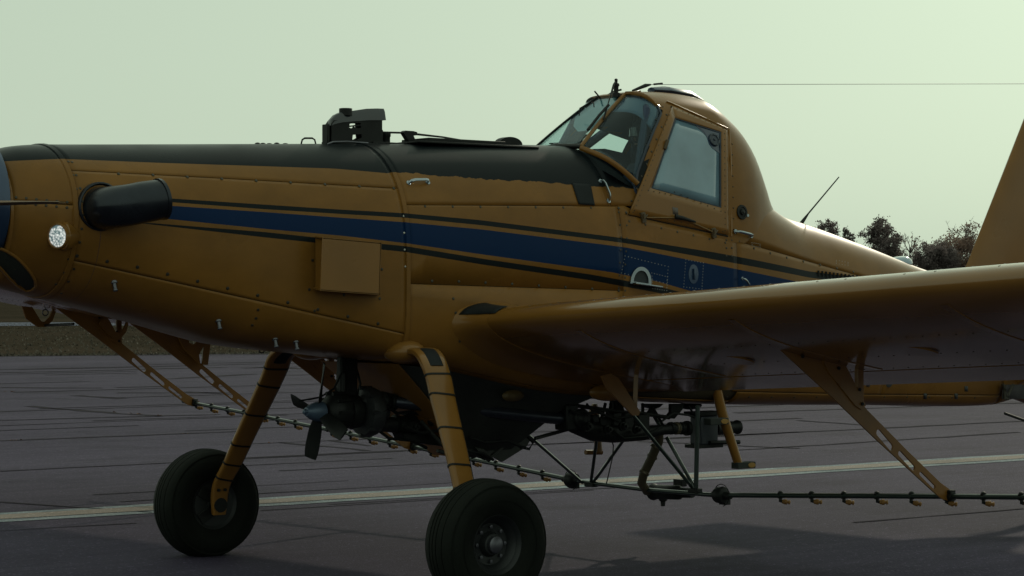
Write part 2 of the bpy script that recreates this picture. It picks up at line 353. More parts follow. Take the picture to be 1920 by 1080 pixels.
# ------------------------------------------------------------------ TREES
leaf_m = mat('autumn_leaves', (.26, .18, .15), .9, noise_amt=.5, noise_scale=.5)
leaf_d = mat('dark_leaves', (.17, .14, .14), .9, noise_amt=.5, noise_scale=.5)
for m_ in (leaf_m, leaf_d):
    t = m_.node_tree; bs = t.nodes['Principled BSDF']; tl_ = t.nodes.new('ShaderNodeBsdfTranslucent'); mx = t.nodes.new('ShaderNodeMixShader'); mx.inputs[0].default_value = .45
    t.links.new(bs.inputs['Base Color'].links[0].from_socket, tl_.inputs[0]); t.links.new(bs.outputs[0], mx.inputs[1]); t.links.new(tl_.outputs[0], mx.inputs[2]); t.links.new(mx.outputs[0], t.nodes['Material Output'].inputs[0]); bs.inputs['Specular IOR Level'].default_value = .05
bark_m = mat('bark', (.09, .07, .07), .95)
def tree(px, top, wpx, dist, label, lm, dens=1., bare=0., base_w=1., seed=0, crown_lo=.25):
    rg = random.Random(seed); a = (px-960)/FPX
    X = CX+dist*(a*CP+SP); Y = CY+dist*(-a*SP+CP); H = CAM_H+dist*(HOR-top)/FPX; W = dist*wpx/FPX/2
    root = empty('tree', (X, Y, 0)); tag(root, label, 'tree', 'trees beyond the airfield')
    tr = MB(); tips = []
    tr.tube([(0, 0, -.1), (.1, 0, H*.2), (-.05, .1, H*.45), (0, 0, H*.7)], [.28, .2, .14, .06], 7)
    for i in range(64):
        u1, an, q = rg.uniform(-1, 1), rg.uniform(0, 6.28), rg.uniform(.35, 1)**.5
        cz = H*lerp(crown_lo, 1, .5)+u1*q*H*(1-crown_lo)*.46; rr = W*base_w*math.sqrt(max(.03, 1-(u1*q)**2))*q*rg.uniform(.75, 1.0)
        p2 = Vector((math.cos(an)*rr, math.sin(an)*rr, min(cz, H*.97))); p0 = Vector((0, 0, max(H*.08, min(H*.68, cz-rr*rg.uniform(.5, 1.1)-H*.06)))); p1 = p0.lerp(p2, .55)+Vector((rg.uniform(-.3, .3), rg.uniform(-.3, .3), -.25))
        tr.tube([p0, p1, p2], [.07, .04, .012], 4, caps=False); tips += [p1.lerp(p2, .6), p2]
        for j in range(4):
            q0 = p1.lerp(p2, rg.uniform(.2, 1)); q1 = q0+Vector((rg.uniform(-1, 1), rg.uniform(-1, 1), rg.uniform(-.1, 1.1)))*W*.25
            if q1.z > H: q1.z = H-rg.random()*.3
            tr.tube([q0, q1], [.022, .008], 3, caps=False); tips += [q1]
            for _ in range(3):
                q2 = q0.lerp(q1, rg.uniform(.4, 1)); q3 = q2+Vector((rg.uniform(-1, 1), rg.uniform(-1, 1), rg.uniform(.0, 1.2)))*W*.14
                tr.tube([q2, q3], [.014, .007], 3, caps=False)
    tr.build('trunk', bark_m, root, 0)
    cr = MB()
    for c in tips:
        if c.z > H*(1-bare) and rg.random() < .75: continue
        rad = W*rg.uniform(.10, .19)
        for _ in range(int(32*dens)):
            p = c+Vector((rg.gauss(0, 1), rg.gauss(0, 1), rg.gauss(0, .8)))*rad*.62
            s_ = rg.uniform(.07, .18)*(dist/260); n = Vector((rg.gauss(0, 1), rg.gauss(0, 1), rg.gauss(0, 1))).normalized(); u = n.orthogonal().normalized()*s_; v_ = n.cross(u)*rg.uniform(.5, 1)
            if p.z < .3: continue
            cr.add([p-u, p+v_*.7, p+u, p-v_*.7], [(0, 1, 2, 3)])
    cr.build('crown', lm, root, 0, fix=False)
tree(1549, 402, 66, 262, 'slim dark tree left of the others, its crown rising just behind the whip antenna', leaf_d, .8, .0, seed=1)
tree(1592, 418, 40, 255, 'small loose tree between the slim dark tree and the tall round one', leaf_d, .45, .05, seed=2)
tree(1655, 405, 88, 250, 'tall round-headed dark tree in the middle of the group behind the tail', leaf_d, 1.25, .0, seed=3)
tree(1706, 424, 52, 245, 'thin pale nearly bare tree right of the tall round-headed tree', leaf_m, .14, .5, seed=4)
tree(1752, 452, 90, 236, 'low dense dark bush-like tree whose left side spreads right of the bare tree', leaf_d, 1.6, .0, base_w=1.15, seed=5)
tree(1800, 412, 110, 240, 'broad russet tree with twiggy half-bare top, against the tail fin', leaf_m, 1.3, .22, base_w=1.1, seed=6)

# ------------------------------------------------------------------ AIRCRAFT
AC = empty('agricultural_aircraft', (0, 0, 0))
tag(AC, 'yellow single-engined crop-spraying taildragger with black nose top and blue side stripe, parked on the apron', 'aircraft')
T_W = [(-2.36, .37), (-2.2, .43), (-2.03, .475), (-1.2, .54), (-.4, .585), (.14, .60), (1.9, .60), (2.95, .585), (4, .49), (5, .375), (6, .26), (7.35, .08)]
T_M = [(-2.36, 2.25), (-2.03, 2.24), (.14, 2.05), (1.9, 1.95), (3, 1.75), (4.2, 1.6), (6, 1.45), (7.35, 1.45)]
T_T = [(-2.36, 2.595), (-2.2, 2.635), (-2.03, 2.652), (-1.9, 2.657), (-.5, 2.718), (.14, 2.745), (1.16, 2.785), (1.84, 2.80), (2.1, 2.79), (2.95, 2.79), (3.3, 2.64), (3.6, 2.47), (3.85, 2.37), (4.05, 2.334), (4.7, 2.185), (5.55, 1.975), (6.2, 1.86), (7.35, 1.72)]
T_B = [(-2.36, 1.85), (-2.03, 1.775), (-1.4, 1.63), (-.78, 1.485), (.14, 1.385), (.6, 1.29), (1.5, 1.13), (3, 1.02), (4.5, .965), (6.1, .908), (7.35, 1.15)]
T_NU = [(-2.36, 2.0), (.14, 2.2), (1.84, 2.2), (2.1, 2.9), (2.95, 2.9), (3.6, 2.5), (4.1, 2.2), (7.35, 2.0)]
T_NL = [(-2.36, 2.0), (-2.03, 2.2), (-1, 3.6), (.14, 6.5), (6, 5), (7.35, 3)]
def fus(x, v, off=0.0):
    side = -1
    if v > 1: v = 2-v; side = 1
    if v < 0: v = -v; side = 1
    W, M, T, B = smooth(T_W, x)+off, smooth(T_M, x), smooth(T_T, x)+off, smooth(T_B, x)-off
    th = math.pi*(v-.5); c_, s_ = math.cos(th), math.sin(th)
    n = interp(T_NU, x) if s_ >= 0 else interp(T_NL, x); H = T-M if s_ >= 0 else M-B
    return Vector((x, side*W*abs(c_)**(2/n), M+math.copysign(H*abs(s_)**(2/n), s_)))
def uz(x, z):
    M, T, B = smooth(T_M, x), smooth(T_T, x), smooth(T_B, x)
    up = z >= M; n = interp(T_NU, x) if up else interp(T_NL, x); H = T-M if up else M-B
    q = min(1, abs(z-M)/H)**(n/2); th = math.asin(min(1, q))*(1 if up else -1); return th/math.pi+.5
def fy(x, z, off=0.): return -fus(x, uz(x, z), off).y*-1        # port side y (negative)
def line(pts, y=-.58): return [(P(a, b, y).x, P(a, b, y).z) for a, b in pts]
L_b1t = line([(250, 366), (315, 370), (500, 383), (640, 392.7), (757, 399.5), (900, 412.5), (1140, 443), (1170, 447), (1340, 473.5), (1530, 508), (1600, 516)])
L_b1b = line([(250, 369), (315, 377), (500, 391.7), (640, 401), (757, 408), (900, 422), (1140, 452), (1170, 456), (1340, 487), (1530, 520), (1600, 528)])
L_blt = line([(250, 381), (315, 384), (500, 397.3), (640, 408), (757, 416.7), (900, 430), (1140, 460), (1170, 464), (1340, 497), (1530, 533)])
L_blb = line([(250, 400), (315, 409), (500, 429), (640, 442), (757, 456), (900, 477), (1140, 510), (1230, 528), (1290, 545), (1530, 590)])
L_b2t = line([(250, 414), (500, 435), (590, 445), (757, 461.7), (900, 485), (1100, 514), (1230, 537), (1290, 552), (1530, 600)])
L_b2b = line([(250, 415), (500, 445), (590, 455), (757, 472.7), (900, 496), (1100, 525), (1230, 549), (1290, 563), (1530, 612)])
L_top = line([(10, 302), (20, 300), (130, 296)], -.42)+line([(315, 303), (640, 315), (740, 322)], -.5)+line([(745, 324), (900, 333), (1080, 345), (1190, 353), (1230, 358)], -.54)
L_top.sort()
def paint_attr(o, wear=True):
    me = o.data
    A, B, C = [], [], []
    for v in me.vertices:
        x, z = v.co.x, v.co.z
        f = lambda L: z-interp(L, x)
        if x > -1.9 and x < 4.3 : A += [f(L_b1t), f(L_b1b), f(L_blt)]; B += [f(L_blb), f(L_b2t), f(L_b2b)]
        else: A += [1, 1, 1]; B += [1, 1, 1]
        C += [f(L_top) if x < 2.2 else -1, 1.0 if x > .14 else 0.0, 0.0]
    for n, d in (('band_a', A), ('band_b', B), ('band_c', C)):
        a = me.attributes.new(n, 'FLOAT_VECTOR', 'POINT'); a.data.foreach_set('vector', d)
def grid_obj(name, pts, m, parent, thick=.004, out_from=None, paint=False, label=None, smooth_ang=40):
    """open patch from a grid of points, oriented away from out_from, given real thickness inwards"""
    nx, nv = len(pts), len(pts[0]); vs = [p for r_ in pts for p in r_]
    fs = [(i*nv+j, (i+1)*nv+j, (i+1)*nv+j+1, i*nv+j+1) for i in range(nx-1) for j in range(nv-1)]
    me = bpy.data.meshes.new(name); me.from_pydata([tuple(v) for v in vs], [], fs); me.update()
    f = me.polygons[len(me.polygons)//2]; c = Vector(f.center); ref = out_from(c) if out_from else Vector((c.x, 0, 1.9))
    if f.normal.dot(c-ref) < 0: me.flip_normals()
    o = link(name, me, m, parent, smooth_ang, label=label)
    if paint: paint_attr(o)
    if thick:
        sd = o.modifiers.new('thickness', 'SOLIDIFY'); sd.thickness = thick; sd.offset = -1
    return o
G = .0018
def panel(name, x0, x1, vlo, vhi, nx=None, nv=28, off=0., paint=True, m=None, parent=None, g=G, label=None):
    x0 += g; x1 -= g; nx = nx or max(4, int((x1-x0)/.05)+1); pts = []
    for i in range(nx+1):
        x = lerp(x0, x1, i/nx); a, b = vlo(x), vhi(x)
        pts.append([fus(x, lerp(a, b, j/nv), off) for j in range(nv+1)])
    return grid_obj(name, pts, m or livery_m, parent or AC, .004, paint=paint, label=label)
def zf(pts, y=-.58, d=0.):
    L = line(pts, y); return lambda x: interp(L, x)+d
s_nose = zf([(20, 376), (150, 386)], -.45)
s_up = zf([(160, 317), (450, 334), (735, 352)], -.56)
s_lo = zf([(145, 483), (765, 627)], -.6)
s_h1 = zf([(757, 384), (1168, 386)], -.58)
s_h2 = zf([(765, 532), (1165, 545)], -.6)
s_sill0 = zf([(1179, 404), (1365, 446)], -.58); s_sill = lambda x: s_sill0(x) if x > 2.03 else lerp(s_h1(x)+.004, s_sill0(2.04), max(0, (x-1.97)/.07))
s_pane = lambda x: interp([(1.80, 2.80), (1.836, 2.775), (2.02, 2.56), (2.12, 2.44)], x)
lo = lambda f: (lambda x: uz(x, f(x)+G)); hi = lambda f: (lambda x: uz(x, f(x)-G)); hi2 = lambda f: (lambda x: 2-uz(x, f(x)+G))
mir = lambda f: (lambda x: 2-f(x))
# inner structure just beneath the skins (seen only in the seams)
under = mat('under_skin', (.05, .035, .015), .8)
ins = -.010
for nm, a, b, va, vb in (('inner_frame', -2.35, 1.84, lambda x: -.999, lambda x: .999), ('inner_frame', 1.84, 3.0, lambda x: -uz(x, 2.2), lambda x: uz(x, 2.2)), ('inner_frame', 3.0, 7.3, lambda x: -.999, lambda x: .999)):
    o = panel(nm, a, b, va, vb, nv=56, off=ins, paint=False, m=under)
panel('nose_cowl', -2.36, -2.03, lo(s_nose), hi2(s_nose), nx=10, nv=48)
panel('chin_cowl', -2.36, -2.03, lambda x: -uz(x, s_nose(x)-G), hi(s_nose), nx=10, nv=60)
panel('engine_cowl_top', -2.03, .14, lo(s_up), hi2(s_up), nv=48)
panel('engine_side_panel', -2.03, .14, lo(s_lo), hi(s_up)); panel('engine_side_panel', -2.03, .14, mir(lo(s_lo)), mir(hi(s_up)))
panel('belly_cowl', -2.03, .14, lambda x: -uz(x, s_lo(x)-G), hi(s_lo), nv=60)
panel('hopper_top_panel', .14, 1.836, lo(s_h1), hi2(s_h1), nv=48)
panel('hopper_side_panel', .14, 1.89, lo(s_h2), hi(s_h1)); panel('hopper_side_panel', .14, 1.89, mir(lo(s_h2)), mir(hi(s_h1)))
panel('lower_side_panel', .14, 1.89, lambda x: uz(x, smooth(T_B, x)+.03), hi(s_h2)); panel('lower_side_panel', .14, 1.89, lambda x: 2-uz(x, smooth(T_B, x)+.03), mir(hi(s_h2)))
panel('cowl_shoulder', 1.836, 2.10, lo(s_h1), hi(s_pane), nx=8, nv=10); panel('cowl_shoulder', 1.836, 2.10, mir(lo(s_h1)), mir(hi(s_pane)), nx=8, nv=10)
panel('belly_panel', .14, 3.0, lambda x: -uz(x, smooth(T_B, x)+.03)+.002, lambda x: uz(x, smooth(T_B, x)+.03)-.002, nv=30)
s_aft = zf([(1365, 446), (1500, 470), (1735, 520)], -.5)
panel('cockpit_side_panel', 1.89, 2.95, lambda x: uz(x, 1.14)+.0, hi(s_sill)); panel('cockpit_side_panel', 1.89, 2.95, lambda x: 2-uz(x, 1.14), mir(hi(s_sill)))
s_a = lambda x: interp([(2.95, 2.16), (4.0, 1.99), (6.0, 1.66)], x); s_b = lambda x: interp([(2.95, 1.12), (4.5, 1.05), (6.2, .99)], x)
panel('turtle_deck', 2.95, 6.0, lo(s_a), hi2(s_a), nv=36)
panel('aft_side_panel', 2.95, 4.62, lo(s_b), hi(s_a)); panel('aft_side_panel', 4.62, 6.22, lo(s_b), hi(s_a))
panel('aft_side_panel', 2.95, 4.62, mir(lo(s_b)), mir(hi(s_a))); panel('aft_side_panel', 4.62, 6.22, mir(lo(s_b)), mir(hi(s_a)))
panel('aft_belly_panel', 3.0, 6.22, lambda x: -uz(x, s_b(x)-G), hi(s_b), nv=30)
panel('tail_cone', 6.22, 7.3, lambda x: -.999, lambda x: .999, nv=40)
# seam straps: the raised flange behind the engine cowl
b = MB(); ring = []
for x, o_ in ((.125, -.004), (.13, .006), (.158, .007), (.163, -.004)):
    ring.append([fus(x, lerp(.02, 1.98, k/60), o_) for k in range(61)])
b.rings(ring, caps=False, closed=False); o = b.build('cowl_flange', livery_m, AC); paint_attr(o)
ring = []
b = MB()
for x, o_ in ((-2.05, -.004), (-2.045, .005), (-2.02, .006), (-2.015, -.004)):
    ring.append([fus(x, lerp(-.3, 2.3 if False else 1.7, k/60), o_) for k in range(61)])
b.rings(ring, caps=False, closed=False); o = b.build('nose_flange', livery_m, AC); paint_attr(o)

# screws: rows along the seams (port and starboard)
def onfus(px, py, off=0., y0=-.58):
    y = y0
    for _ in range(12):
        p = P(px, py, y); x = min(max(p.x, -2.34), 7.2); z = min(max(p.z, smooth(T_B, x)+.004), smooth(T_T, x)-.004)
        y = y*.4+.6*(-abs(fus(x, uz(x, z), off).y))
    return P(px, py, y)
def fnorm(p):
    x = p.x; v = uz(x, min(max(p.z, smooth(T_B, x)+.002), smooth(T_T, x)-.002)); v = min(max(v, .02), .98)
    a = fus(x+.01, v)-fus(x-.01, v); b = fus(x, v+.01)-fus(x, v-.01); n = a.cross(b).normalized()
    return n if n.y < 0 or n.dot(Vector((0, p.y, p.z-1.9))) > 0 else -n
def screw(b, p, r, n, both=True, h=.35):
    b.lathe(p-n*.001, n, [(0, r), (r*h, r*.85), (r*h*1.4, r*.3)], 7)
    if both:
        p2 = Vector((p.x, -p.y, p.z)); n2 = Vector((n.x, -n.y, n.z)); b.lathe(p2-n2*.001, n2, [(0, r), (r*h, r*.85), (r*h*1.4, r*.3)], 7)
sb = MB(); sl = MB()
def srow(pts, n, r, bb=None, j=.0):
    ds = [math.dist(pts[q], pts[q+1]) for q in range(len(pts)-1)]; tot = sum(ds)
    for i in range(n):
        dd = i/(n-1)*tot; k = 0
        while k < len(ds)-1 and dd > ds[k]: dd -= ds[k]; k += 1
        f = min(1, dd/ds[k])
        px, py = lerp(pts[k][0], pts[k+1][0], f), lerp(pts[k][1], pts[k+1][1], f)
        p = onfus(px, py); screw(bb or sb, p, r, fnorm(p))
srow([(222, 326), (284, 328), (463, 338), (636, 347), (738, 353)], 9, .0105)
srow([(144, 480), (250, 499), (765, 620)], 12, .0115)
srow([(30, 370), (145, 381)], 7, .009); srow([(28, 380), (145, 391)], 7, .009)
srow([(797, 387), (1160, 390)], 8, .0095)
srow([(810, 527), (860, 528), (935, 531), (1160, 545)], 8, .0105)
srow([(135, 304), (148, 345), (156, 373), (155, 410), (152, 440), (145, 480), (137, 510), (122, 540), (115, 550)], 11, .009)
srow([(128, 303), (141, 342), (143, 351), (146, 385), (142, 420), (139, 424), (132, 470), (125, 505), (105, 533)], 10, .009)
srow([(757, 405), (758, 455), (760, 500)], 4, .008, sl); srow([(765, 545), (764, 580), (762, 620), (755, 655)], 5, .009)
srow([(1160, 398), (1165, 440), (1162, 500), (1160, 540)], 7, .008); srow([(1174, 398), (1176, 440), (1172, 500), (1172, 545)], 7, .008)
srow([(1362, 450), (1362, 480)], 3, .009); srow([(1372, 450), (1372, 480)], 3, .009)
srow([(1386, 452), (1395, 461), (1420, 467), (1455, 478), (1490, 487), (1530, 495), (1565, 502), (1600, 510)], 8, .010)
srow([(1180, 415), (1210, 421), (1360, 455)], 7, .009)
srow([(850, 560), (855, 590), (862, 640)], 4, .0105); srow([(890, 655), (1000, 668), (1100, 688)], 4, .011)
srow([(1362, 744), (1500, 745), (1620, 744), (1760, 745), (1870, 746)], 13, .009)
for px, py in ((484, 581), (480, 597), (473, 610), (716, 505), (712, 560), (580, 543), (586, 488), (590, 583), (645, 553)): p = onfus(px, py); screw(sb, p, .010, fnorm(p))
# fine rivets around the step plate and the oval plate in the blue stripe
def rivgrid(quad, n1, n2):
    (a, b_, c, d) = quad
    for s0, s1, n in ((a, b_, n1), (b_, c, n2), (c, d, n1), (d, a, n2)):
        for i in range(n):
            p = onfus(lerp(s0[0], s1[0], i/n), lerp(s0[1], s1[1], i/n)); screw(sl, p, .0035, fnorm(p), h=.5)
rivgrid(((1172, 480), (1253, 500), (1250, 532), (1165, 512)), 13, 5)
rivgrid(((1286, 487), (1319, 493), (1316, 542), (1282, 538)), 6, 9)
rivgrid(((1222, 512), (1252, 519), (1250, 545), (1224, 541)), 6, 5)
rivgrid(((1410, 455), (1425, 458), (1425, 464), (1410, 461)), 4, 2)
rivgrid(((1568, 488), (1590, 492), (1590, 498), (1568, 494)), 4, 2)
sb.build('screws', screw_m, AC, 30, kind='stuff'); sl.build('bright_rivets', screw_l, AC, 30, kind='stuff')

# surface decals / patches laid on the skin
def onpatch(name, quad, m, off=.003, nx=8, ny=8, thick=.003, fn=None, parent=None, label=None):
    fn = fn or (lambda a, b: onfus(a, b, off)); a, b_, c, d = quad; pts = []
    for i in range(nx+1):
        s = i/nx; row = []
        for j in range(ny+1):
            t = j/ny; px = lerp(lerp(a[0], b_[0], s), lerp(d[0], c[0], s), t); py = lerp(lerp(a[1], b_[1], s), lerp(d[1], c[1], s), t)
            p = fn(px, py); p = Vector(p); row.append(p)
        pts.append(row)
    return grid_obj(name, pts, m, parent or AC, thick, label=label)
matte_black = mat('matte_black_paint', BLK, .6, noise_amt=.2, bump=.1, spec=.15)
tk = onpatch('paint_patch', ((1072, 343), (1107, 345), (1115, 385), (1085, 383)), matte_black, .004)
tk.location.y = -.003

# ---- air scoop on the left side
sc_f = [P(590, 443, -.60), P(605, 445, -.72), P(600, 545, -.72), P(587, 541, -.60)]
sc_b = [P(712, 457, -.60), P(715, 455, -.72), P(712, 553, -.72), P(710, 553, -.60)]
b = MB(); t_ = .006
outer = [sc_f[1], sc_b[1], sc_b[2], sc_f[2]]
def quadplate(b, q, n, th):
    q = [Vector(v) for v in q]; n = Vector(n).normalized()*th; b.add(q+[v-n for v in q], [(0, 1, 2, 3), (7, 6, 5, 4), (0, 4, 5, 1), (1, 5, 6, 2), (2, 6, 7, 3), (3, 7, 4, 0)])
quadplate(b, outer, (0, -1, 0), .008); b.build('scoop_face', yellow, AC, 30, bevel=.003)
SC = AC
b = MB(); quadplate(b, [sc_f[0], sc_b[0], sc_b[1], sc_f[1]], (0, 0, 1), .007); b.build('scoop_top', yellow, AC, 30)
b = MB(); quadplate(b, [sc_f[3], sc_b[3], sc_b[2], sc_f[2]], (0, 0, -1), .007); b.build('scoop_bottom', yellow, AC, 30)
b = MB(); quadplate(b, [sc_b[0], sc_b[1], sc_b[2], sc_b[3]], (1, 0, 0), .007); b.build('scoop_back', yellow, AC, 30)
boxo('scoop_vane', (sc_f[0]+sc_f[2])/2+Vector((.03, .01, 0)), (.006, .11, .3), yellow, AC)
# ---- exhaust stacks
exh_m = mat('exhaust_metal', (.022, .026, .034), .3, .6, noise_amt=.3, rn=.1)
for sgn, nm in ((1, 'port'), (-1, 'starboard')):
    pts = [(-1.87, -.42, 2.275), (-1.875, -.53, 2.275), (-1.86, -.61, 2.28), (-1.81, -.68, 2.29), (-1.75, -.71, 2.305), (-1.69, -.72, 2.315), (-1.63, -.722, 2.325)]
    pts = [(x, y*sgn, z) for x, y, z in pts]
    b = MB(); n = 24; rr = [.125, .12, .118, .116, .115, .114, .113]
    m_ = len(pts); V = [Vector(p) for p in pts]; rings = []
    for i, p in enumerate(V):
        d = (V[min(i+1, m_-1)]-V[max(i-1, 0)]).normalized(); u = Vector((0, 0, 1)); u = (u-d*u.dot(d)).normalized(); w_ = d.cross(u)
        rings.append([p+u*math.cos(2*math.pi*k/n)*rr[i]+w_*math.sin(2*math.pi*k/n)*rr[i]*1.0 for k in range(n)])
    inner = [[p+(q-p)*.94 for q in rings[i]] for i, p in enumerate(V)]
    b.rings(rings+inner[::-1], caps=False); ex = b.build('exhaust_stack', exh_m, AC, 40, fix=False)
    b = MB(); b.rings([[V[-1]+(q-V[-1])*k+Vector((dx, 0, 0)) for q in rings[-1]] for k, dx in ((1, -.02), (1.04, -.02), (1.04, 0.0), (1.0, 0.0))], caps=False); b.build('exhaust_lip', exh_m, ex)
    b = MB(); b.lathe(Vector((-1.885, -.47*sgn, 2.285)), (0, -sgn, 0), [(0, .14), (.02, .138), (.025, .13), (.01, .12)], 28, caps=False); b.build('exhaust_collar', exh_m, ex)
# ---- spinner, prop
prop = empty('propeller', (-2.40, 0, 2.30)); prop.parent = AC
b = MB(); b.lathe((0, 0, 0), (-1, 0, 0), [(-.03, .36), (-.02, .375), (.03, .385), (.12, .37), (.28, .32), (.42, .22), (.52, .10), (.555, .02)], 40); b.build('spinner', navy_metal, prop)
blade_m = mat('blade_paint', (.10, .055, .018), .7)
for k in range(3):
    b = MB(); rings = []
    for i in range(13):
        s = i/12; rad = .30+1.04*s; ch = interp([(0, .05), (.15, .12), (.4, .19), (.75, .18), (.95, .13), (1, .04)], s); th = interp([(0, .045), (.2, .03), (1, .010)], s); tw = R(lerp(3, -2, s))
        ring = []
        for j in range(12):
            a = 2*math.pi*j/12; cx, tz = math.cos(a)*ch/2, math.sin(a)*th/2
            ring.append(Vector((cx*math.cos(tw)-tz*math.sin(tw)-.16, -rad, cx*math.sin(tw)+tz*math.cos(tw))))
        rings.append(ring)
    b.rings(rings); o = b.build('blade', blade_m, prop); o.rotation_euler = (R(120*k+1.5), 0, 0)
# ---- chin intake and landing light
iq = [onfus(*p, off=.004) for p in ((0, 466), (14, 472), (30, 482), (45, 496), (58, 512), (66, 526), (67, 537), (60, 544), (48, 545), (34, 537), (18, 522), (4, 506), (-12, 490), (-14, 474))]
ipx = ((0, 466), (14, 472), (30, 482), (45, 496), (58, 512), (66, 526), (67, 537), (60, 544), (48, 545), (34, 537), (18, 522), (4, 506), (-12, 490), (-14, 474)); icx, icy = 28, 505
b = MB(); rings = [[onfus(icx+(p[0]-icx)*k_, icy+(p[1]-icy)*k_, off=.007) for p in ipx] for k_ in (1, .85, .7, .55, .4, .25, .1, .02)]
b.rings(rings, caps=False)
b.build('intake_shade_patch', mat('intake_shade', (.012, .014, .01), .8), AC, 60)  # dark sheet on the cowl skin, painting the shade inside the opening
tubeo('intake_lip', iq+[iq[0]], .009, yellow, AC, 8, caps=False)
lc = onfus(102, 443); ln = Vector((-.91, -.40, -.03)).normalized()
lq = lc+Vector((.0, -.045, 0))
b = MB(); rings = []
for dx, r1, dy in ((.036, .074, .016), (.045, .080, .02), (.07, .076, .032), (.11, .058, .048), (.16, .035, .062), (.19, .01, .07)):
    rings.append([lq+Vector((dx, dy+math.cos(2*math.pi*k/28)*-r1, math.sin(2*math.pi*k/28)*r1)) for k in range(28)])
b.rings(rings); b.build('light_fairing', yellow, AC)
ll = empty('landing_light', lq); ll.parent = AC
b = MB(); b.lathe((0, 0, 0), ln, [(-.01, .072), (.010, .070), (.012, .063), (.002, .061)], 28, caps=False); b.build('light_rim', yellow, ll)
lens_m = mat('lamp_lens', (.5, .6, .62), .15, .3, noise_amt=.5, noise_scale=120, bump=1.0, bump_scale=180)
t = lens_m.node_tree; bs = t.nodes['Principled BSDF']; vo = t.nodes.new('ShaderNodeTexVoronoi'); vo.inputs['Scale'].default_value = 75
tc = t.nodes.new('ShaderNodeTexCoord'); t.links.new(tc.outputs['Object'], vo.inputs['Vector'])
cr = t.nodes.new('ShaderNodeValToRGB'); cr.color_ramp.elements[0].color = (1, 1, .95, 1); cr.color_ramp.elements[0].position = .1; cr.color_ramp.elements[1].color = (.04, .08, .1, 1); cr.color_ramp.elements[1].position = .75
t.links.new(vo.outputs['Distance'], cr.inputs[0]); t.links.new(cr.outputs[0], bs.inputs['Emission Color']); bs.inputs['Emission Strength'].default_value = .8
b = MB(); b.lathe((0, 0, 0), ln, [(-.01, .063), (.004, .060), (.012, .035), (.014, .0)], 28); b.build('lens', lens_m, ll)
# drain stubs under the cowl
for px, py in ((215, 530), (411, 602), (517, 636), (556, 641)):
    p = onfus(px, py); b = MB(); b.lathe(p+Vector((0, .01, .01)), (.0, -.35, -1), [(0, .022), (.015, .02), (.016, .011), (.05, .011), (.052, .014), (.06, .014)], 10); b.build('drain_stub', grey_metal, AC)
# ---- handles
def handle(name, a, b_, n, h, r, m, parent=None):
    a, b_ = Vector(a), Vector(b_); n = Vector(n).normalized(); d = (b_-a).normalized(); L = (b_-a).length
    bb = MB(); bb.tube([a, a+n*h*.75+d*L*.08, a+n*h+d*L*.24, b_+n*h-d*L*.24, b_+n*h*.75-d*L*.08, b_], r, 8, flat=.6)
    for q in (a, b_): bb.lathe(q-n*.002, n, [(0, r*1.8), (r*.6, r*1.6)], 10)
    return bb.build(name, m, parent or AC)
def hf(p1, p2, h=.035, r=.010):
    a, b_ = onfus(*p1), onfus(*p2); handle('grab_handle', a, b_, fnorm((a+b_)/2), h, r, bright_metal)
hf((766, 343), (802, 342)); hf((1126, 340), (1141, 377)); handle('grab_handle', P(1379, 434, -.585), P(1409, 442, -.575), (0, -1, 0), .035, .010, bright_metal); hf((1392, 522), (1402, 540), .03, .007)
handle('lifting_loop', (-.245, 0, 2.725), (-.135, 0, 2.73), (0, 0, 1), .04, .006, black_metal)
# step recess with bright rim, oval plate
stc = onfus(1200, 520); n_ = Vector((0, -1, 0))
b = MB(); o1, i1 = [], []
for i in range(17):
    a = math.pi*i/16; o1.append((math.cos(a)*.092, math.sin(a)*.105-.035)); i1.append((math.cos(a)*.066, math.sin(a)*.075-.03))
o1 += [(-.095, -.055), (.095, -.055)]; i1 += [(-.066, -.035), (.066, -.035)]
me = plate_mesh('step_rim', o1, [i1], .016); st = link('step_rim', me, bright_metal, AC); st.location = stc+n_*.008; st.rotation_euler = (0, R(6), 0)
me = plate_mesh('step_recess', i1, [], .004); o = link('step_recess', me, mat('recess_dark', (.02, .025, .03), .8), AC); o.location = stc+n_*.003; o.rotation_euler = (0, R(6), 0)
boxo('step_tread', stc+Vector((.03, -.035, -.052)), (.24, .06, .012), bright_metal, AC, Matrix.Rotation(R(6), 3, 'Y'))
ov = onfus(1300, 514); b = MB(); b.lathe((0, 0, 0), (0, -1, 0), [(-.003, .062), (.003, .060), (.004, .0)], 24); o = b.build('oval_plate', navy_metal, AC); o.location = ov; o.scale = (.75, 1, 1.1)
boxo('oval_handle', ov+Vector((0, -.012, 0)), (.012, .016, .075), navy_metal, AC)
# louvres at the end of the black stripe
for k in range(11):
    p = onfus(1534+k*7.2, 513+k*.9); boxo('louvre', p+Vector((0, -.004, 0)), (.012, .014, .045), black_metal, AC, Matrix.Rotation(R(35), 3, 'Z'), bevel=.002)

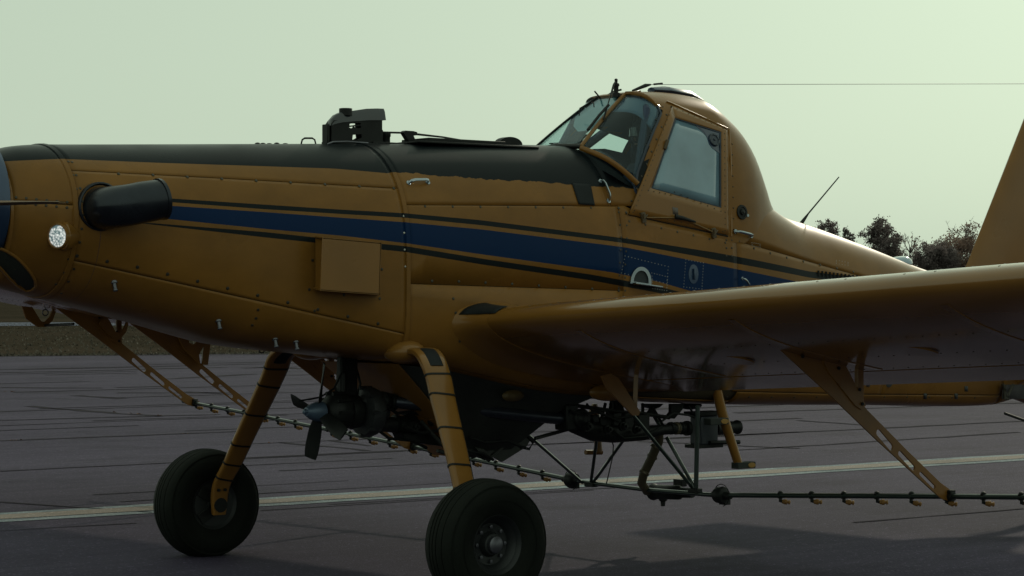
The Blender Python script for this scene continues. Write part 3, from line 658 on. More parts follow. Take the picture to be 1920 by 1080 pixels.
# ------------------------------------------------------------------ canopy
K_T = [(1.9, 2.9), (2.2, 3.13), (2.30, 3.172), (2.44, 3.20), (2.65, 3.21), (2.92, 3.195), (3.15, 3.085), (3.32, 2.955), (3.45, 2.76), (3.56, 2.58), (3.70, 2.45), (3.9, 2.35), (4.15, 2.24)]
K_W = [(1.9, .575)]+[(x_, abs(fus(x_, uz(x_, 2.15)).y)*k_+.002) for x_, k_ in ((2.95, 1), (3.15, .98), (3.3, .91), (3.45, .81), (3.6, .68), (3.75, .54), (3.9, .40), (4.0, .32), (4.15, .2))]
def can(x, z=None, th=None, off=0.):
    W, T = smooth(K_W, x)+off, smooth(K_T, x)+off; M = 2.15; H = T-M; n = 2.75
    if th is not None: return Vector((x, -W*max(0, math.cos(th))**(2/n), M+H*math.sin(th)**(2/n)))
    q = min(1, max(0, (z-M)/H)); return Vector((x, -W*(max(0, 1-q**n))**(1/n), z))
def oncan(px, py, off=0.):
    y = -.52
    for _ in range(60):
        p = P(px, py, y); y = y*.8+.2*can(p.x, z=p.z, off=off).y
    return P(px, py, y)
FB = [(2.15, 1.985), (2.32, 2.02)]+sorted([(oncan(px, py).z, oncan(px, py).x) for px, py in ((1196, 330), (1212, 285), (1228, 245), (1243, 207))])
FB += [(3.172, 2.30)]
xf = lambda z: interp(FB, z)
def front_x(th):
    x = 2.1
    for _ in range(15): x = xf(can(x, th=th).z)
    return x
def skin(off, x_end, name, m, thick, side):
    NV = 30; rows = []
    for j in range(NV+1):
        th = math.pi/2*j/NV; x0 = front_x(th); row = []
        for i in range(41):
            x = lerp(x0, x_end, i/40); p = can(x, th=th, off=off); row.append(Vector((p.x, p.y*side, p.z)))
        rows.append(row)
    return rows
def canskin(name, m, off, thick):
    r1 = skin(off, 4.15, name, m, 0, 1); r2 = skin(off, 4.15, name, m, 0, -1)
    return grid_obj(name, r1+r2[::-1][1:], m, AC, thick, out_from=lambda c: Vector((c.x, 0, 2.0)))
# the port half has no skin where the side window is; skin split into roof+sides with real window openings
def skin_with_hole(name, m, off, side, quad):
    me_rows = skin(off, 4.15, name, m, 0, side); nr, nc = len(me_rows), len(me_rows[0])
    return me_rows
def inquad(px, py, q):
    s = None
    for i in range(4):
        x0, y0 = q[i]; x1, y1 = q[(i+1) % 4]; c = (x1-x0)*(py-y0)-(y1-y0)*(px-x0)
        if s is None: s = c > 0
        elif (c > 0) != s: return False
    return True
WQ = [(1266, 220), (1353, 247), (1353, 390), (1221, 353)]
wq3 = [oncan(*p) for p in WQ]; wxz = [(p.x, p.z) for p in wq3]
cx_ = sum(p[0] for p in wxz)/4; cz_ = sum(p[1] for p in wxz)/4
hole = [(cx_+(x-cx_)*1.0, cz_+(z-cz_)*1.0) for x, z in wxz]
for nm, m, off in (('canopy_skin', livery_m, 0.), ('canopy_lining', interior, -.012)):
    rows = skin(off, 4.15, nm, m, 0, 1)+skin(off, 4.15, nm, m, 0, -1)[::-1][1:]
    nv, nc = len(rows), len(rows[0]); vs = [p for r_ in rows for p in r_]; fs = []
    for i in range(nv-1):
        for j in range(nc-1):
            ids = (i*nc+j, (i+1)*nc+j, (i+1)*nc+j+1, i*nc+j+1)
            c = sum((vs[k] for k in ids), Vector())/4
            if abs(c.y) > .2 and inquad(c.x, c.z, hole): continue
            fs.append(ids)
    me = bpy.data.meshes.new(nm); me.from_pydata([tuple(v) for v in vs], [], fs); me.update()
    f = me.polygons[0]
    if (f.normal.y > 0): me.flip_normals()
    o = link(nm, me, m, AC, 50)
    if m is livery_m: paint_attr(o)
# side door: frame ring with the window let into it, both sides
DQ = [(1261, 199), (1364, 244), (1366, 441), (1180, 402)]
def dring(name, Q1, Q2, off, m, thick, sgn):
    f = lambda q: [oncan(*p, off=off) for p in q]
    pts = []
    N = 14
    for e in range(4):
        for i in range(N):
            t = i/N; a0, a1 = Q1[e], Q1[(e+1) % 4]; b0, b1 = Q2[e], Q2[(e+1) % 4]
            row = []
            for j in range(5):
                s = j/4; px = lerp(lerp(a0[0], a1[0], t), lerp(b0[0], b1[0], t), s); py = lerp(lerp(a0[1], a1[1], t), lerp(b0[1], b1[1], t), s)
                p = oncan(px, py, off=off); p = Vector((p.x, (p.y)*sgn, p.z)); row.append(p)
            pts.append(row)
    pts.append(pts[0])
    return grid_obj(name, pts, m, AC, thick, out_from=lambda c: Vector((c.x, 0, c.z)))
for sgn in (1, -1):
    pane_m = side_glass if sgn == 1 else clear_glass
    d = dring('door', DQ, WQ, .009, yellow, .012, sgn)
    WI = [(WQ[0][0]+2, WQ[0][1]+3), (WQ[1][0]-3, WQ[1][1]+2), (WQ[2][0]-3, WQ[2][1]-3), (WQ[3][0]+3, WQ[3][1]-1)]
    s_ = dring('window_seal', WQ, WI, .006, mat('window_seal', (.02, .03, .05), .6), .006, sgn); s_.parent = d
    pts = []
    for i in range(9):
        row = []
        for j in range(9):
            s, t = i/8, j/8; px = lerp(lerp(WI[0][0], WI[1][0], s), lerp(WI[3][0], WI[2][0], s), t); py = lerp(lerp(WI[0][1], WI[1][1], s), lerp(WI[3][1], WI[2][1], s), t)
            p = oncan(px, py, off=.001); row.append(Vector((p.x, p.y*sgn, p.z)))
        pts.append(row)
    g_ = grid_obj('window_pane', pts, pane_m, d, .004 if sgn == 1 else 0, out_from=lambda c: Vector((c.x, 0, c.z)))
# corner film, vent disc
film = mat('dark_blue_film', (.018, .035, .075), .3, coat=.5)
can_off = lambda o_: (lambda a, b: oncan(a, b, off=o_))
def film_poly(name, poly, m, off, thick=.002):
    c = (sum(p[0] for p in poly)/len(poly), sum(p[1] for p in poly)/len(poly)); pts = [oncan(*p, off=off) for p in poly]; cc = oncan(*c, off=off)
    me = bpy.data.meshes.new(name); me.from_pydata([tuple(p) for p in pts]+[tuple(cc)], [], [(i, (i+1) % len(pts), len(pts)) for i in range(len(pts))]); me.update()
    if me.polygons[0].normal.y > 0: me.flip_normals()
    o = link(name, me, m, AC, 0); s = o.modifiers.new('thickness', 'SOLIDIFY'); s.thickness = thick; return o
film_poly('film_corner', [(1300, 231), (1352, 247), (1352, 290), (1345, 284), (1336, 278), (1330, 270), (1326, 258), (1320, 246), (1312, 239)], film, .0035)
vc = oncan(1339, 262, off=.006); vn = Vector((0, -.93, .36)).normalized()
b = MB(); b.lathe(vc, vn, [(0, .048), (.008, .046), (.009, .034), (.004, .032), (.005, .01), (.012, .008)], 24); b.build('vent_disc', mat('vent_plastic', (.02, .03, .05), .4), AC)
for k in range(8):
    a = 2*math.pi*k/8; u_ = vn.orthogonal().normalized(); w_ = vn.cross(u_); b = MB(); b.lathe(vc+(u_*math.cos(a)+w_*math.sin(a))*.04, vn, [(0, .004), (.011, .003)], 6)
    o = b.build('vent_screw', screw_m, AC)
    if k: pass
# door furniture: latch bar, rod, two toggle brackets, hinge clip
def cp(px, py, o_=.02): return oncan(px, py, off=o_)
latch = tubeo('door_rod', [cp(1212, 408), cp(1268, 408), cp(1300, 418), cp(1335, 434)], .004, mat('rod_tan', (.2, .12, .04), .5), AC, 6)
b = MB(); b.tube([cp(1266, 406, .03), cp(1280, 409, .035), cp(1304, 416, .03)], [.017, .014, .007], 8, flat=.5); b.build('door_handle', black_metal, AC)
for px, py in ((1206, 408), (1338, 437)):
    p = cp(px, py, .012); bb = MB(); bb.box(p, (.036, .018, .07), Matrix.Rotation(R(-10), 3, 'Y')); bb.box(p+Vector((.0, -.014, .01)), (.02, .014, .03)); bb.tube([p+Vector((-.02, -.02, -.02)), p+Vector((.022, -.02, .02))], .005, 6); bb.build('toggle_bracket', mat('bracket_brown', (.07, .045, .02), .5), AC, bevel=.003)
b = MB(); b.box(cp(1249, 271, .018), (.02, .02, .07), Matrix.Rotation(R(24), 3, 'Y')); b.build('hinge_clip', mat('bracket_brown', (.07, .045, .02), .5), AC, bevel=.003)
o = onpatch('placard', ((1261, 388), (1271, 390), (1272, 403), (1262, 401)), mat('placard_grey', (.10, .08, .07), .6), fn=can_off(.011), nx=2, ny=2)
# canopy screws
sb = MB()
def crow(pts, n, r, off=.01, bb=None):
    for i in range(n):
        t = i/(n-1)*(len(pts)-1); k = min(int(t), len(pts)-2); f = t-k
        p = oncan(lerp(pts[k][0], pts[k+1][0], f), lerp(pts[k][1], pts[k+1][1], f), off=off); nn = Vector((0, p.y, (p.z-2.5)*.5)).normalized(); screw(sb, p, r, nn)
crow([(1255, 215), (1190, 395)], 20, .0045); crow([(1270, 203), (1356, 240)], 9, .0045); crow([(1359, 250), (1360, 432)], 17, .0045); crow([(1187, 398), (1355, 434)], 14, .0045)
crow([(1265, 360), (1352, 396)], 8, .005); crow([(1216, 357), (1258, 365)], 5, .005)
crow([(1250, 215), (1175, 400)], 9, .0085, .001); crow([(1238, 200), (1188, 345)], 7, .006, .001)
crow([(1373, 270), (1376, 430)], 9, .006, .001)
crow([(1185, 180), (1215, 185), (1243, 200)], 5, .006, .001)
sb.build('canopy_screws', screw_m, AC, 30, kind='stuff')
# gutter and rear door seam
tubeo('door_gutter', [cp(1367, 243, .004), cp(1370, 300, .004), cp(1371, 443, .004)], .008, yellow, AC, 8)
tubeo('roof_gutter', [cp(1250, 190, .004), cp(1262, 195, .004), cp(1300, 212, .004), cp(1364, 241, .004)], .007, yellow, AC, 8)
tubeo('pillar_gap', [cp(1259, 199, .003), cp(1179, 403, .003), cp(1365, 443, .003)], .0045, black_metal, AC, 6)
# fuel cap disc, small label discs
b = MB(); pc = onfus(1384, 398); pc = Vector((pc.x, can(pc.x, z=pc.z).y-.003, pc.z)); b.lathe(pc, (0.05, -1, .1), [(0, .052), (.006, .05), (.007, .036), (.002, .034), (.003, .022), (.014, .02), (.016, .006), (.02, 0)], 26); b.build('fuel_cap', black_metal, AC)
b = MB(); b.lathe(cp(1402, 404, .002), (0, -1, 0), [(0, .012), (.004, .01)], 12); b.build('static_port', bright_metal, AC)
# windscreen
F0, F1 = Vector((1.812, -.262, 2.787)), Vector((2.30, -.145, 3.168))
def Fc(s): return F0.lerp(F1, s)+Vector((-.006, 0, .006))*math.sin(math.pi*s)
def Rc(s):
    z = lerp(2.545, 3.07, s); x = xf(z); p = can(x, z=z); return p
def pane_pt(s, t, o_=0.):     # s up, t from front post to door pillar
    p = Fc(s).lerp(Rc(s), t); p += Vector((-.35, -.75, .45)).normalized()*(.055*math.sin(math.pi*t)+o_)
    if s > .999: pass
    return p
for sgn in (1, -1):
    pts = [[(lambda p: Vector((p.x, p.y*sgn, p.z)))(pane_pt(i/12, j/10)) for j in range(11)] for i in range(13)]
    grid_obj('windscreen_side_pane', pts, clear_glass, AC, .004, out_from=lambda c: Vector((2.6, 0, 2.6)))
    tubeo('windscreen_post', [Vector((p.x, p.y*sgn, p.z)) for p in (Fc(i/8) for i in range(9))], .014 if sgn == 1 else .010, yellow if sgn == 1 else black_metal, AC, 8, updir=(1, 0, 0), flat=.8)
    tubeo('pane_base_strip', [(lambda p: Vector((p.x, p.y*sgn, p.z)))(pane_pt(-.03, j/10, .0)) for j in range(11)], .018, yellow if sgn == 1 else black_metal, AC, 8, flat=.45, updir=(0, 0, 1))
    tubeo('pane_top_strip', [(lambda p: Vector((p.x, p.y*sgn, p.z)))(pane_pt(1.02, j/10, .0)) for j in range(11)], .015 if sgn == 1 else .008, yellow if sgn == 1 else black_metal, AC, 8, flat=.6, updir=(0, 0, 1))
    tubeo('pane_seal', [(lambda p: Vector((p.x, p.y*sgn, p.z)))(pane_pt(i/10, .975, .002)) for i in range(11)], .009, mat('window_seal', (.02, .03, .05), .6), AC, 6)
    # filler of roof between pane top and roof skin
    pts = []
    for j in range(11):
        a = pane_pt(1.0, j/10); z = a.z; row = []
        th_t = lerp(math.pi/2, 0, 0); b2 = None
        # matching roof edge point
        k = j/10; zz = lerp(3.172, 3.07, k**.6); xx = xf(zz); q = can(xx+.03, z=min(zz, smooth(K_T, xx+.03)-.0005)); q.y = lerp(-.12 if j == 0 else q.y, q.y, k)
        for i in range(4):
            p = a.lerp(q, i/3); row.append(Vector((p.x, p.y*sgn, p.z+.004)))
        pts.append(row)
    grid_obj('roof_front_fillet', pts, yellow if sgn == 1 else black_metal, AC, .003, out_from=lambda c: Vector((2.6, 0, 2.6)))
pts = [[Vector((Fc(i/10).x, lerp(Fc(i/10).y, -Fc(i/10).y, j/6), Fc(i/10).z+.004)) for j in range(7)] for i in range(11)]
grid_obj('windscreen_centre_pane', pts, clear_glass, AC, .005, out_from=lambda c: Vector((2.6, 0, 2.6)))
pts = [[Vector((Fc(i/4*.14+.86).x, lerp(Fc(.9).y, -Fc(.9).y, j/6), Fc(i/4*.14+.86).z+.006)) for j in range(7)] for i in range(5)]
pts = [[Vector((2.30+.1*i/2, lerp(-.2, .2, j/6), smooth(K_T, 2.30+.1*i/2)+.003)) for j in range(7)] for i in range(3)]
grid_obj('roof_brow', pts, yellow, AC, .01, out_from=lambda c: Vector((2.6, 0, 2.6)))
tubeo('windscreen_base', [(1.825, -.26, 2.785), (1.815, 0, 2.80), (1.825, .26, 2.785)], .018, black_metal, AC, 8)
# sky reflection painted as a blue strip at the top of the port pane
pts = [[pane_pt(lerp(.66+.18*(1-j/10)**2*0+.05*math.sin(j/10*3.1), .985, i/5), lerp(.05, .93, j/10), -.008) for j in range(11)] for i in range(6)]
grid_obj('sky_reflection_strip', pts, mat('painted_sky_blue', (.035, .085, .16), .25, coat=.6), AC, .002, out_from=lambda c: Vector((2.6, 0, 2.6)))
fq = [(.32, -.9), (.30, -.2), (.42, .35), (.62, .9), (.97, .9), (.97, -.9)]
def cpt(s_, t_): a = Fc(s_); return Vector((a.x+.012, a.y*-t_*-1, a.z-.006))
me = bpy.data.meshes.new('centre_sky_patch'); me.from_pydata([tuple(Vector((Fc(a).x+.012, abs(Fc(a).y)*b_, Fc(a).z-.004))) for a, b_ in fq], [], [tuple(range(len(fq)))]); me.update()
link('painted_sky_patch', me, mat('painted_pale_sky', (.13, .24, .29), .35, coat=.3), AC, 0)  # diffuse pale blue standing in for sky seen through the far pane
# wiper, its post, mirrors/handles, aerials
wp = P(1172, 175, -.13)
b = MB(); b.lathe((2.27, -.09, 3.15), (0, 0, 1), [(0, .03), (.03, .028), (.035, .016), (.075, .018), (.08, .024), (.095, .022), (.10, .010), (.125, .012), (.13, .004)], 10); wr = b.build('wiper_motor_post', black_metal, AC)
tubeo('wiper_arm', [(2.27, -.09, 3.262), (2.22, -.12, 3.225), (2.09, -.2, 3.06)], [.011, .015, .005], black_metal, AC, 6, flat=.4)
tubeo('wiper_arm', [(2.09, -.2, 3.06), (2.04, -.225, 2.98)], .006, black_metal, AC, 6)
tubeo('wiper_blade', [Fc(.22)+Vector((-.025, .0, .025)), Fc(.48)+Vector((-.03, -.01, .03)), Fc(.70)+Vector((-.025, 0, .025))], .011, black_metal, AC, 6)
tubeo('grab_loop', [PX(1086, 217, 2.03), PX(1087, 203, 2.03), PX(1107, 191, 2.1), PX(1113, 193, 2.12), PX(1114, 201, 2.12)], .004, black_metal, AC, 6)
tubeo('stub_aerial', [P(1129, 188, .1), P(1115, 171, .1)], .006, black_metal, AC, 6)
tubeo('roof_rail', [P(1130, 185, .10), P(1150, 172, .06), P(1165, 168, 0)], .007, black_metal, AC, 6)
b = MB(); b.lathe((1.9, .15, 2.80), (0, 0, 1), [(0, .018), (.02, .016), (.03, .008)], 10); b.build('washer_nozzle', black_metal, AC)
tubeo('temperature_probe', [P(1030, 269, .1), P(1050, 268, .1)], .004, black_metal, AC, 6)
# roof vent strip
b = MB(); b.tube([(2.62, -.06, 3.222), (2.75, -.06, 3.222), (2.95, -.06, 3.205), (3.1, -.06, 3.17)], [.02, .035, .035, .015], 8, flat=2, updir=(0, 0, 1)); b.build('skylight_strip', film, AC)
# aerial wire from cabin roof to fin
tubeo('wire_anchor', [(2.50, 0, 3.215), (2.62, 0, 3.258), (2.67, 0, 3.268)], [.008, .014, .006], black_metal, AC, 8)
tubeo('wire_insulator', [(2.70, 0, 3.272), (2.78, 0, 3.282)], .007, black_metal, AC, 8)
tubeo('aerial_wire', [(2.67, 0, 3.268), (6.9, 0, 3.52)], .0022, grey_metal, AC, 5)
# whip aerial, beacon
wb = P(1500, 422, 0); tubeo('whip_aerial', [wb, P(1508, 411, 0), P(1516, 400, 0), P(1573, 332, 0)], [.017, .012, .006, .0045], black_metal, AC, 8)
b = MB(); b.tube([P(1480, 418, 0), P(1492, 425, 0), P(1505, 430, 0)], [.008, .010, .006], 6, flat=3); b.build('aerial_foot', black_metal, AC)
bc_ = P(1687, 494, 0); b = MB(); b.lathe(bc_-Vector((0, 0, .01)), (-.2, 0, 1), [(0, .10), (.02, .098), (.045, .082), (.06, .05), (.064, 0)], 20); b.build('beacon_dome', mat('beacon_clear', (.25, .33, .4), .12, coat=1.), AC)
# seam strap around the foot of the canopy fairing, with rivets
b = MB(); rr_ = []
tubeo('fairing_strap', [P(1412, 439, -.50), P(1428, 427, -.38), P(1442, 417, -.22), P(1458, 409, -.06)], .006, bright_metal, AC, 6)
b = MB()
for i in range(9):
    b.sphere(P(lerp(1424, 1462, i/8), lerp(424, 406, (i/8)**.7), lerp(-.2, 0, i/8)), .008, 6, 4)
b.build('strap_rivets', screw_l, AC, kind='stuff')

# interior
b = MB(); b.box((2.86, 0, 2.42), (.12, .44, .7), Matrix.Rotation(R(-12), 3, 'Y')); b.box((2.66, 0, 2.2), (.4, .44, .12)); b.build('seat', interior, AC, bevel=.03)
b = MB(); rr_ = [[Vector((x, y, z+.18*math.cos(y*2.4)+.02)) for y in [lerp(-.52, .52, k/12) for k in range(13)]] for x, z in ((1.87, 2.50), (1.98, 2.45), (2.12, 2.40), (2.13, 2.2))]
b.rings(rr_, caps=False, closed=False); b.build('glare_shield', interior, AC)
boxo('instrument_panel', (2.12, 0, 2.35), (.03, 1.0, .42), interior, AC)
boxo('cockpit_floor', (2.45, 0, 2.05), (1.1, 1.1, .02), interior, AC)
b = MB(); half = [can(2.97, th=math.pi/2*k_/10, off=-.03) for k_ in range(11)]; rg_ = half+[Vector((p.x, -p.y, p.z)) for p in half[::-1][1:]]
b.rings([rg_, [p+Vector((.02, 0, 0)) for p in rg_]]); b.build('rear_bulkhead', interior, AC)
for sgn in (1, -1):
    tubeo('roll_tube', [(2.02, .53*sgn, 2.3), (2.10, .50*sgn, 2.6), (2.30, .37*sgn, 3.05), (2.42, .2*sgn, 3.14)], .026, interior, AC, 8)
    tubeo('roll_tube', [(2.42, .2*sgn, 3.14), (2.8, .3*sgn, 3.1), (2.9, .45*sgn, 2.6)], .026, interior, AC, 8)
tubeo('roll_tube', [(2.40, -.3, 3.1), (2.40, .3, 3.1)], .026, interior, AC, 8)
tubeo('roll_tube', [P(1096, 276, .5), P(1130, 250, .5), P(1166, 224, .5)], .032, interior, AC, 8)
q = [P(a, c, .46) for a, c in ((1088, 280), (1130, 279), (1165, 287), (1192, 300), (1215, 330), (1090, 335))]
o = link('side_console', plate_mesh('side_console', [(p.x, p.z) for p in q], [], .05), interior, AC, 30); o.location.y = .46

# ------------------------------------------------------------------ wings
TH = R(15.0); CH = 1.87; EX = Vector((math.cos(TH), 0, -math.sin(TH))); NX = Vector((math.sin(TH), 0, math.cos(TH)))
DIH = .058
def af(c):   # thickness half-distribution (blunt LE)
    return 5*.165*(.2969*math.sqrt(c)-.126*c-.3516*c*c+.2843*c**3-.1015*c**4)
def camber(c): return .10*c*(1-c)*.45
def wpt(y, c, up, ysgn=1, ks=1.0, k_le=0.):
    o = Vector((.57, y, 1.63+DIH*(abs(y)-.6)))
    t = af(c)*ks; return o+EX*(c*CH-k_le)+NX*((camber(c)+(t if up else -t*.85))*CH)
def wing_part(name, y0, y1, c0, c1, m, parent, ny=2, droop=0., le_round=False, tip=False, nose=False):
    sg = 1 if y0 >= 0 else -1; rings = []; N = 22
    ys = [lerp(y0, y1, i/ny) for i in range(ny+1)]
    specs = [(y, 1.0, 0.) for y in ys]
    if tip: specs += [(y1+sg*d, k, 0.) for d, k in ((.06, .96), (.12, .86), (.17, .68), (.20, .4), (.205, .1))]
    for y, k, _ in specs:
        up = []; dn = []
        for i in range(N+1):
            s = (1-math.cos(math.pi*i/N))/2 if c0 < .01 else i/N; c = lerp(c0, c1, s)
            up.append(wpt(y, c, True, ks=k)); dn.append(wpt(y, c, False, ks=k))
        ring = up+(dn[::-1][:-1] if c0 < .01 else dn[::-1])
        if c1 > .99: pass
        rings.append(ring)
    b = MB(); b.rings(rings); o = b.build(name, m, parent, 35)
    if droop:
        piv = wpt(y0, c0, True); M = Matrix.Translation(piv) @ Matrix.Rotation(R(droop), 4, 'Y') @ Matrix.Translation(-piv); o.data.transform(M)
    return o
under_m = mat('wing_paint', YEL, .16, coat=.25, noise_amt=.06, noise_scale=2, bump=.45, bump_scale=1.6, rn=.05)
for sg in (-1, 1):
    wg = wing_part('wing', .50*sg, 7.75*sg, 0, .73, under_m, AC, ny=24, tip=True)
    wing_part('flap', .66*sg, 4.42*sg, .748, 1.0, under_m, wg, ny=8, droop=.8 if sg < 0 else 2.5)
    wing_part('aileron', 4.45*sg, 7.72*sg, .748, 1.0, under_m, wg, ny=8, droop=.5 if sg < 0 else 2.5)
    # root fairing
    b = MB(); rings = []
    for y, k, xo in ((.56, 1.42, .12), (.60, 1.30, .085), (.66, 1.15, .04), (.74, 1.05, .012), (.84, 1.012, .0)):
        up, dn = [], []
        for i in range(23):
            c = (1-math.cos(math.pi*i/22))/2*.98; p1, p2 = wpt(y*sg, c, True, ks=k), wpt(y*sg, c, False, ks=k)
            s_ = Vector((-xo*(1-c), 0, 0)); up.append(p1+s_+NX*.003); dn.append(p2+s_-NX*.003)
        rings.append(up+dn[::-1][:-1])
    b.rings(rings); b.build('wing_root_fairing', yellow, wg, 40)
    b = MB()
    for i in range(34):
        y = (.95+i*.2)*sg
        for c, q in ((.035, 1), (.085, 1)):
            if c < .05 and i % 3 == 0: continue
            p = wpt(y+(.05 if c > .05 else 0), c, True); n = (wpt(y, c, True)-wpt(y, c, False)).normalized(); n = (NX-EX*.6).normalized(); b.lathe(p-n*.002, n, [(0, .009), (.003, .007)], 6)
    for row in (.28, .5, .70):
        for i in range(60):
            p = wpt((.9+i*.112)*sg, row, False); b.lathe(p+NX*.001, -NX, [(0, .006), (.003, .004)], 5)
    b.build('wing_screws', screw_m, wg, 0, kind='stuff')
    # raised skin laps on the underside
    for y in (1.6, 2.9, 4.4, 5.9):
        b = MB(); rr_ = [[wpt(y*sg, c, False)+Vector((0, dy, 0))-NX*(.003 if 0 < k < 3 else -.002) for k, dy in enumerate((-.03, -.028, .028, .03))] for c in [.06+.65*i/14 for i in range(15)]]
        b.rings(rr_, caps=False, closed=False); b.build('skin_lap', under_m, wg, 30)
    for y, c in ((2.2, .45), (3.6, .45), (5.1, .45)):
        p = wpt(y*sg, c, False); b = MB(); b.lathe((0, 0, 0), -NX, [(-.004, .11), (.004, .105), (.004, 0)], 24); o = b.build('inspection_cover', under_m, wg); o.location = p; o.scale = (1, 1.3, 1)
# dark walk strip on the port root leading edge
b = MB(); pts = []
for j in range(9):
    y = -lerp(.62, .90, j/8); pts.append([wpt(y, c, True, ks=interp([(.6, 1.3), (.66, 1.17), (.74, 1.07), (.84, 1.02)], -y))+Vector((-interp([(.56, .12), (.6, .085), (.66, .04), (.74, .012), (.84, 0)], -y)*(1-c), 0, 0))+(NX-EX*.5).normalized()*.006 for c in [lerp(.004, .05+.05*(1-j/8), i/6) for i in range(7)]])
grid_obj('walk_strip', pts, matte_black, AC, .003, out_from=lambda c: wpt(c.y, .3, False))

# ------------------------------------------------------------------ tail
def slab(name, poly_xz, th, m, parent, y=0, bevel=.0):
    me = plate_mesh(name, poly_xz, [], th); o = link(name, me, m, parent, 30, bevel=bevel); o.location.y = y; return o
def foil_fin(name, le0, te0, le1, te1, th, m, horizontal=False, parent=None):
    rings = []
    for s in [0, .2, .4, .6, .8, .95, 1]:
        a, b_ = Vector(le0).lerp(Vector(le1), s), Vector(te0).lerp(Vector(te1), s); ring = []
        for k in range(20):
            an = 2*math.pi*k/20; c = (1-math.cos(an))/2; t = th*math.sin(an)*(1-.55*c)*(1 if s < 1 else .5); p = a.lerp(b_, c); p += Vector((0, 0, t)) if horizontal else Vector((0, t, 0)); ring.append(p)
        rings.append(ring)
    b = MB(); b.rings(rings); return b.build(name, m, parent or AC, 50)
foil_fin('tail_fin', (5.965, 0, 1.90), (6.82, 0, 1.78), (6.86, 0, 3.38), (7.08, 0, 3.38), .055, yellow)
foil_fin('fin_cap', (6.86, 0, 3.385), (7.5, 0, 3.39), (6.98, 0, 3.50), (7.45, 0, 3.50), .05, yellow)
foil_fin('rudder', (6.84, 0, 1.70), (7.35, 0, 1.65), (7.09, 0, 3.38), (7.5, 0, 3.38), .035, mat('rudder_dark', BLK, .5))
for sg in (1, -1):
    foil_fin('tailplane', (6.05, .1*sg, 1.70), (6.75, .1*sg, 1.62), (6.22, 2.6*sg, 1.74), (6.75, 2.6*sg, 1.68), .05, yellow, True)
    foil_fin('elevator', (6.76, .1*sg, 1.62), (7.2, .1*sg, 1.56), (6.76, 2.6*sg, 1.68), (7.15, 2.6*sg, 1.63), .03, yellow, True)
    tubeo('tailplane_strut', [(6.45, .12*sg, 1.05), (6.5, 1.4*sg, 1.66)], .02, yellow, AC, 8, flat=1.6)
# open truss bay at the tail: tubes over a flat patch with the opening's shade painted in, tail spring and wheel
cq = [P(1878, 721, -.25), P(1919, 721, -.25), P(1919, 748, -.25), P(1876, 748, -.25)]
b = MB(); bay = grid_obj('tail_bay_shade_patch', [[cq[0]+Vector((0, -.012, 0)), cq[3]+Vector((0, -.012, 0))], [cq[1]+Vector((0, -.012, 0)), cq[2]+Vector((0, -.012, 0))]], mat('bay_shade', (.06, .055, .06), .9), AC, .002)
for a, c in (((1880, 720), (1890, 749)), ((1900, 721), (1886, 749)), ((1884, 721), (1884, 749))):
    tubeo('truss_tube', [P(a[0], a[1], -.285), P(c[0], c[1], -.285)], .012, mat('truss_dark', (.03, .025, .015), .5), AC, 6)
b = MB(); b.tube([(6.6, 0, 1.0), (7.0, 0, .88), (7.42, 0, .42)], [.05, .045, .035], 8, flat=1.8); b.build('tail_spring', yellow, AC)
tubeo('steering_link', [P(1884, 775, 0), P(1920, 788, 0)], .012, black_metal, AC, 6)
tw = empty('tail_wheel', (7.45, 0, .18)); tw.parent = AC
b = MB(); b.lathe((0, 0, 0), (0, 1, 0), [(-.06, .09), (-.065, .14), (-.04, .175), (.04, .175), (.065, .14), (.06, .09)], 24); b.build('tyre', rubber, tw)
b = MB(); b.lathe((0, 0, 0), (0, 1, 0), [(-.05, .0), (-.05, .09), (.05, .09), (.05, .0)], 20); b.build('rim', grey_metal, tw)
b = MB(); b.box((0, .085, .08), (.05, .012, .3)); b.box((0, -.085, .08), (.05, .012, .3)); b.box((0, 0, .235), (.06, .19, .02)); b.build('fork', black_metal, tw)

